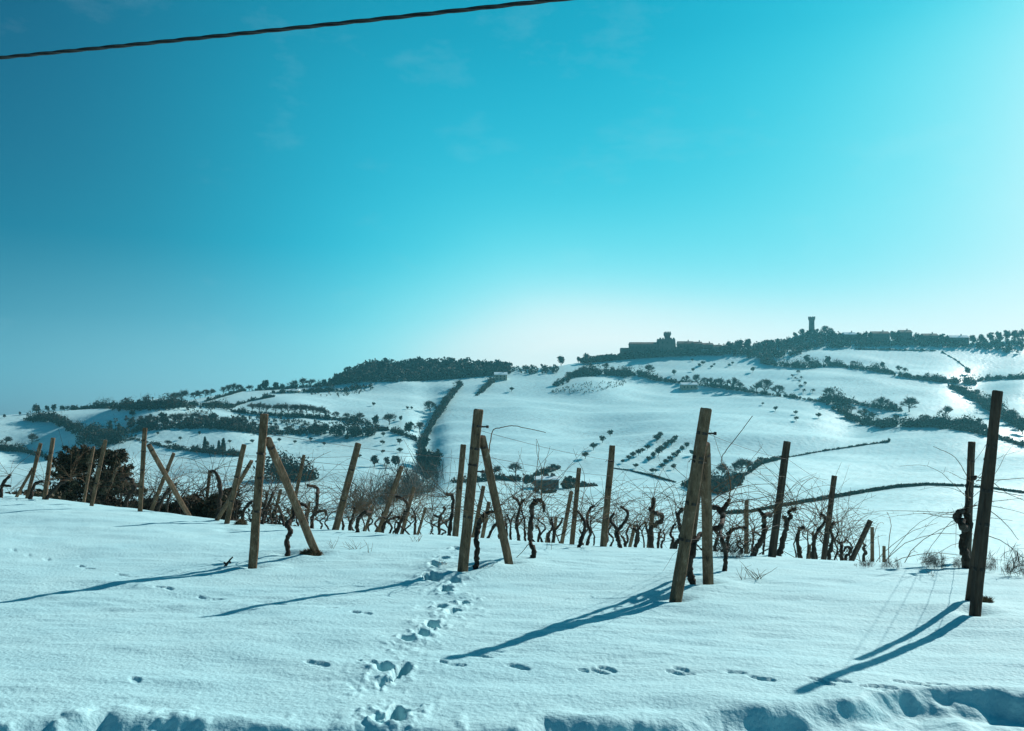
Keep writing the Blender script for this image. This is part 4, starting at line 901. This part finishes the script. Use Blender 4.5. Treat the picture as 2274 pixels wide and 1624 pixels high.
def house(label, u0, u1, vt, vb, roof=.3, mat='plaster', snow=True, deep=8.0, nx=3, nz=2, back=0.0, hip=False, group='houses on the ridge', chimney=True):
    p = ray1((u0 + u1) / 2, vb); y = p[1] + back; w = (u1 - u0) / F * y; h = (vb - vt) / F * y
    zb = EYE - (vb - VH) / F * y
    rt = link('house', None, None, ((((u0 + u1) / 2) - UC) / F * y, y, zb)); tag(rt, label, 'house', group)
    he = h * (1 - roof); m = MB(); m.box(-w / 2, w / 2, 0, deep, -3, he); m.build('wall', M[mat], rt)
    ov = .35; r = MB(); a, b = -w / 2 - ov, w / 2 + ov; c, d = -ov, deep + ov; i = deep * .5 if hip else 0
    i = min(i, w * .45)
    v = [(a, c, he + .02), (b, c, he + .02), (b, d, he + .02), (a, d, he + .02), (a + i, deep / 2, h), (b - i, deep / 2, h), (a, c, he + .3), (b, c, he + .3), (b, d, he + .3), (a, d, he + .3)]
    r.add(v, [(3, 2, 1, 0), (0, 1, 7, 6), (1, 2, 8, 7), (2, 3, 9, 8), (3, 0, 6, 9), (6, 7, 5, 4), (7, 8, 5), (8, 9, 4, 5), (9, 6, 4)])
    ro = r.build('roof', M['roofsnow' if snow else 'rooftile'], rt)
    if chimney: ch = MB(); ch.box(w * .18, w * .18 + .8, deep * .4, deep * .4 + .8, h * .8, h + 1.2); ch.build('chimney', M['stone'], ro)
    windows(rt, -w / 2 + .5, w / 2 - .5, .3, he - .2, 0, nx, nz, min(1.0, w / nx * .4), min(1.4, he / nz * .5))
    return rt

def battlement(root, x0, x1, y0, y1, z, n, mat):
    for k in range(n):
        a = x0 + (x1 - x0) * (k + .15) / n; b = x0 + (x1 - x0) * (k + .75) / n
        for (c, d) in ((y0, y0 + .8), (y1 - .8, y1)):
            m = MB(); m.box(a, b, c, d, z - .05, z + 1.2); m.build('merlon', M[mat], root)

def castle():
    y = ray1(1450, 792)[1]; px = y / F
    cx = (1482 - UC) * px; zb = EYE - (786 - VH) * px
    rt = link('castle', None, None, (cx, y, zb)); tag(rt, 'dark stone castle with square battlemented keep and corbelled tower on the ridge', 'castle')
    kp = MB(); kx0, kx1, kz = (1464 - 1482) * px, (1500 - 1482) * px, (786 - 753) * px
    kp.add([(kx0 - 1, 0, -8), (kx1 + 1.6, 0, -8), (kx1 + 1.6, 16, -8), (kx0 - 1, 16, -8), (kx0, 1, kz), (kx1, 1, kz), (kx1, 15, kz), (kx0, 15, kz)], [(3, 2, 1, 0), (0, 1, 5, 4), (1, 2, 6, 5), (2, 3, 7, 6), (3, 0, 4, 7), (4, 5, 6, 7)])
    k = kp.build('keep', M['stone'], rt); battlement(k, kx0, kx1, 1, 15, kz, 6, 'stone')
    windows(rt, kx0 + 1, kx1 - 1, 2, kz - 1, .55, 3, 2, .8, 1.4)
    tw = MB(); tx0, tx1 = (1480 - 1482) * px, (1490.5 - 1482) * px; t1 = (786 - 742) * px
    tw.box(tx0, tx1, 5, 11, kz, t1); t = tw.build('tower', M['stone'], rt)
    tp = MB(); tp.add([(tx0, 5, t1 - 1.6), (tx1, 5, t1 - 1.6), (tx1, 11, t1 - 1.6), (tx0, 11, t1 - 1.6), (tx0 - .7, 4.3, t1), (tx1 + .7, 4.3, t1), (tx1 + .7, 11.7, t1), (tx0 - .7, 11.7, t1), (tx0 - .7, 4.3, t1 + 1.4), (tx1 + .7, 4.3, t1 + 1.4), (tx1 + .7, 11.7, t1 + 1.4), (tx0 - .7, 11.7, t1 + 1.4)],
                      [(0, 1, 5, 4), (1, 2, 6, 5), (2, 3, 7, 6), (3, 0, 4, 7), (4, 5, 9, 8), (5, 6, 10, 9), (6, 7, 11, 10), (7, 4, 8, 11), (8, 9, 10, 11)])
    tp.build('corbelled_top', M['stone'], t); battlement(t, tx0 - .7, tx1 + .7, 4.3, 11.7, t1 + 1.4, 4, 'stone')
    w0, w1, wz = (1400 - 1482) * px, kx0 - .3, (786 - 764) * px
    wl = MB(); wl.box(w0, w1, 3, 13, -9, wz); wl.build('wing', M['stone'], rt)
    wr = MB(); wr.add([(w0 - .4, 2.6, wz + .02), (w1, 2.6, wz + .02), (w1, 13.4, wz + .02), (w0 - .4, 13.4, wz + .02), (w0, 8, wz + 2.2), (w1, 8, wz + 2.2)], [(3, 2, 1, 0), (0, 1, 5, 4), (2, 3, 4, 5), (1, 2, 5), (3, 0, 4)])
    wr.build('wing_roof', M['rooftile'], rt); windows(rt, w0 + 1, w1 - 1, -2, wz - 1, 3, 7, 2, .9, 1.3)
    st = MB(); st.box((1380 - 1482) * px, w0 - .3, 4, 12, -9, (786 - 772) * px); st.build('gatehouse', M['stone'], rt)
castle()
def second_tower():
    y = float(depth_of(735)) - 4; px = y / F; u = 1802.5
    rt = link('watch_tower', None, None, ((u - UC) * px, y, EYE - (735 - VH) * px)); tag(rt, 'solitary stone watch tower with flared top on the highest hill', 'tower')
    r = 6.0 * px; top = (735 - 710) * px
    s = MB(); s.tube([(0, 0, -6), (0, 0, 0), (0, 0, top * .5), (0, 0, top)], [r * 1.12, r * 1.06, r, r * .98], 16); sh = s.build('shaft', M['stone'], rt)
    c = MB(); c.tube([(0, 0, top - 1.2), (0, 0, top + .3), (0, 0, top + 2.1)], [r * .99, r * 1.28, r * 1.28], 16); cp = c.build('corbelled_top', M['stone'], rt)
    for k in range(8):
        th = k * math.pi / 4; m = MB(); q = r * 1.12; m.box(q * math.cos(th) - .45, q * math.cos(th) + .45, q * math.sin(th) - .45, q * math.sin(th) + .45, top + 2.05, top + 2.9); m.build('merlon', M['stone'], cp)
    w = MB(); w.box(-.4, .4, -r * 1.1, -r * .9, top * .55, top * .55 + 1.5); w.build('window', M['window'], rt)
second_tower()
for a in (('long low house with snowy roof just right of the castle', 1507, 1540, 757, 786, .25, 'stone', False, 10, 4, 2), ('tall narrow house first in the dark terrace right of the castle', 1542, 1560, 758, 788, .22, 'stone', False, 10, 2, 2), ('middle house of the dark terrace right of the castle', 1561, 1584, 761, 788, .2, 'stone', False, 9, 3, 2), ('last and lowest house of the dark terrace right of the castle', 1585, 1604, 765, 789, .25, 'stone', False, 9, 2, 2),
          ('small house with white roof below the dark terrace', 1556, 1576, 773, 789, .3, 'stone', True, 8, 3, 1), ('tiny white-roofed house at the end of the dark terrace', 1590, 1602, 777, 790, .35, 'stone', True, 7, 2, 1),
          ('pale low house at the foot of the castle road', 1339, 1368, 787, 799, .35, 'plaster', True, 8, 3, 1), ('flat-roofed house nearest right of the second tower', 1876, 1902, 737, 758, .3, 'stone', True, 9, 4, 2),
          ('broad house with low roof on the upper right ridge', 1938, 1976, 735, 758, .28, 'stone', False, 10, 6, 2), ('tall squarish house in the middle of the right ridge', 2000, 2026, 732, 760, .25, 'stone', False, 10, 4, 2),
          ('low wide house on the ridge right of the squarish one', 2052, 2084, 740, 760, .3, 'stone', False, 9, 4, 1), ('longest white-roofed house near the end of the right ridge', 2108, 2152, 744, 762, .35, 'stone', True, 9, 7, 1),
          ('low barn with snow-covered roof on the long hedge', 1514, 1549, 849, 866, .35, 'plaster', True, 8, 4, 1), ('house half hidden by trees above the short dark hedge', 1098, 1126, 826, 845, .35, 'plaster', True, 9, 3, 2),
          ('farmhouse with snowy roof in the valley among evergreens', 1189, 1241, 1059, 1085, .28, 'stone', True, 7, 4, 2), ('little white-roofed farm building on the left upper field', 640, 662, 864, 873, .45, 'plaster', True, 8, 2, 1)):
    house(*a)

# ------------------------------------------------------------------ near shrubs, brambles, weeds
def shrub_near():
    y = 34.0; p = at(205, 1110, y); zg = float(H(p.x, p.y)); top = EYE - (985 - VH) / F * y
    h = top - zg; rt = link('evergreen_shrub', None, None, (p.x, p.y, zg)); tag(rt, 'large dark shaggy evergreen bush behind the thin leftmost posts', 'bush')
    g = np.random.default_rng(4); cs = []
    for k in range(170):
        th, z = g.random() * 6.283, g.random() ** .8; w = 1.42 * (1 - .5 * z ** 2.2) * (.55 + .8 * g.random())
        L = g.uniform(.35, .8); d = np.array([math.cos(th), math.sin(th) * .9, g.uniform(.05, .7)]); d /= np.linalg.norm(d)
        b = np.array([w * math.cos(th) * .72, w * math.sin(th) * .72, z * h * .9])
        t = g.random(150)[:, None]; cs.append(b + d * t * L + g.normal(size=(150, 3)) * .08 * (1.1 - t * .7))
    c = np.concatenate(cs); core = g.normal(size=(5000, 3)) * [.5, .5, .28 * h] + [0, 0, h * .45]; core = core[(core[:, 2] > 0) & (core[:, 2] < h * .92)]
    v, f = quads(np.concatenate([c, core]), .15, 4, aspect=(.14, .45))
    link('foliage', mesh_np('foliage', v, f, M['nearever']), rt)
    t = MB(); t.tube([(0, 0, -.3), (0, 0, h * .5)], [.12, .05], 8); t.build('stem', M['trunk'], rt)
    rr_ = random.Random(8); b = MB()
    for k in range(46):
        th = rr_.random() * 6.283; grow_cane(b, rr_, (0, 0, rr_.uniform(.2, .6) * h), (math.cos(th), math.sin(th)), rr_.uniform(1.4, 2.4), rr_.uniform(.1, 1.3), rr_.uniform(-.02, .06), .014, 8)
    tag(b.build('branches', M['cane'], rt), kind='stuff')
shrub_near()

def bramble(label, u0, u1, vt, vb, y, n, seed, mat='bark', leaf=1500):
    rnd = random.Random(seed); c = at((u0 + u1) / 2, vb, y); zg = min(c.z, float(H(c.x, c.y)))
    w = (u1 - u0) / F * y; h = (vb - vt) / F * y
    rt = link('bramble_thicket', None, None, (c.x, c.y, zg)); tag(rt, label, 'brambles', 'brambles')
    mb = MB(); z0 = c.z - zg
    for k in range(n):
        x = rnd.uniform(-.5, .5) * w; yy = rnd.uniform(-.6, .6); L = rnd.uniform(.8, 1.8) * (h + z0) ; s = rnd.choice((-1, 1))
        grow_cane(mb, rnd, (x, yy, rnd.uniform(0, z0 * .8)), (s * rnd.uniform(.3, 1.2), rnd.uniform(-.4, .4)), L, rnd.uniform(.8, 2.2), rnd.uniform(.08, .24), .011, 9)
    tag(mb.build('stems', M[mat], rt), kind='stuff')
    g = np.random.default_rng(seed); q = np.stack([g.uniform(-.52, .52, leaf) * w, g.uniform(-.6, .6, leaf), (z0 + h) * .8 * g.random(leaf) ** 1.2], 1)
    q[:, 2] *= .75 + .35 * np.sin(q[:, 0] * 2.1 + seed)
    v, f = quads(q, .13, seed, aspect=(.25, .7)); tag(link('leaves', mesh_np('leaves', v, f, M['nearever']), rt), kind='stuff')
bramble('dark bramble thicket right under the evergreen shrub', 215, 330, 1078, 1122, 25, 60, 61, leaf=3600)
bramble('dark tangled brambles between the dark-topped end post and its prop foot', 325, 430, 1076, 1132, 23, 70, 62, leaf=3600)
bramble('dark tangled brambles left of the crossed prop', 425, 520, 1070, 1140, 22, 70, 63, leaf=3400)
bramble('thin brambles at the far left under the first two posts', 0, 120, 1085, 1110, 24, 26, 64, leaf=500)
bramble('sparse brambles behind the first large end post', 560, 650, 1110, 1155, 22, 30, 65, leaf=260)
bramble('low brambles around the vines behind the third large end post', 1570, 1660, 1195, 1240, 18, 26, 66, leaf=120)
bramble('tangle of shoots around the last small posts', 1880, 1985, 1215, 1250, 22, 36, 67, mat='cane', leaf=160)

def weed(label, u, v, hpx, n, seed, name='dry_weed', spread=.5, mat='cane', rad=.003):
    rnd = random.Random(seed); p = ray1(u, v); h = hpx / F * p[1]
    mb = MB()
    for k in range(n):
        th = rnd.random() * 6.283
        grow_cane(mb, rnd, (rnd.uniform(-.06, .06), rnd.uniform(-.06, .06), -.03), (math.cos(th) * spread, math.sin(th) * spread), h * rnd.uniform(.6, 1.15), 1.0, rnd.uniform(-.02, .08), rad, 6)
    o = mb.build(name, M[mat]); o.location = p
    return tag(o, label, 'weed', 'dry weeds in the snow')
weed('branching dry weed right of the first prop foot', 792, 1218, 44, 9, 71, spread=1.3)
weed('thin dry stalk beside the branching weed', 820, 1230, 34, 3, 72, spread=.2)
weed('two dry stalks close to the first prop foot', 738, 1216, 34, 4, 73, spread=.5)
weed('dry straw tuft on the snow left of the straight pale post', 925, 1205, 26, 8, 74, spread=.9)
weed('fan of pale dry stalks in the snow before the dark stout post', 1682, 1285, 60, 10, 75, spread=1.0, mat='grass', rad=.004)
weed('dry twigs behind the boot trail', 985, 1262, 22, 6, 76, spread=.7)
weed('thin stalk leaning beside the tall middle post', 1217, 1222, 40, 2, 77, spread=.25)
weed('few thin stems at the foot of the second large end post', 1075, 1268, 20, 6, 78, spread=1.2)
weed('pale stalk standing left of the fan of dry stalks', 1655, 1286, 44, 3, 79, spread=.4)
weed('thin stems beside the double shadow of the blackest end post', 2075, 1275, 28, 4, 80, spread=.9)

def tuft(label, u, v, wpx, hpx, seed):
    p = ray1(u, v); g = np.random.default_rng(seed); w, h = wpx / F * p[1], hpx / F * p[1]
    n = 900; th, r = g.random(n) * 6.283, np.sqrt(g.random(n)); c = np.stack([r * np.cos(th) * w * .5, r * np.sin(th) * w * .35, h * g.random(n) * (1.05 - r * .8)], 1)
    vv, ff = quads(c, .09, seed, aspect=(.05, .12), up=.6)
    return tag(link('grass_tuft', mesh_np('grass_tuft', vv, ff, M['grass']), None, p), label, 'grass tuft', 'grass tufts')
tuft('brown matted grass tuft round the first prop foot', 690, 1232, 46, 16, 5)
tuft('brown grass tuft right of the stout post with crossed prop', 535, 1168, 24, 12, 6)
tuft('small dark grass patch at the foot of the blackest end post', 2180, 1338, 40, 4, 7)

bt = MB(); p = ray1(500, 1256)
for path in ([(492, 1266), (503, 1248), (509, 1240), (517, 1231)], [(503, 1248), (497, 1243)], [(507, 1242), (513, 1243)]):
    q = [at(u, v, p[1]) - Vector(p) for (u, v) in path]; bt.tube(smooth_path(q, 3, .004), [.02, .016, .016, .015, .013, .012, .01, .01, .008, .008][:len(smooth_path(q, 3))] if len(path) > 2 else .012, 6, .3)
b_ = bt.build('broken_twig', M['bark']); b_.location = Vector(p) - Vector((0, 0, .03))
tag(b_, 'short broken vine stub sticking out of the snow left of the first large end post', 'twig')

# ------------------------------------------------------------------ the air between
hz = MB(); hz.box(-1680, 1680, -1680, 1680, -110, 108)
hb = hz.mesh('haze', None)
hm_, nt, pr = mat_new('haze_air'); nt.nodes.remove(pr)
pv = nt.nodes.new('ShaderNodeVolumePrincipled'); pv.inputs['Color'].default_value = (0.20, 0.80, 0.95, 1); pv.inputs['Density'].default_value = 0.00021; pv.inputs['Anisotropy'].default_value = 0.3
nt.links.new(pv.outputs[0], nt.nodes['Material Output'].inputs['Volume'])
hb.materials.append(hm_)
tag(link('haze', hb), 'thin blue winter haze lying over the valley', None, None, 'stuff')
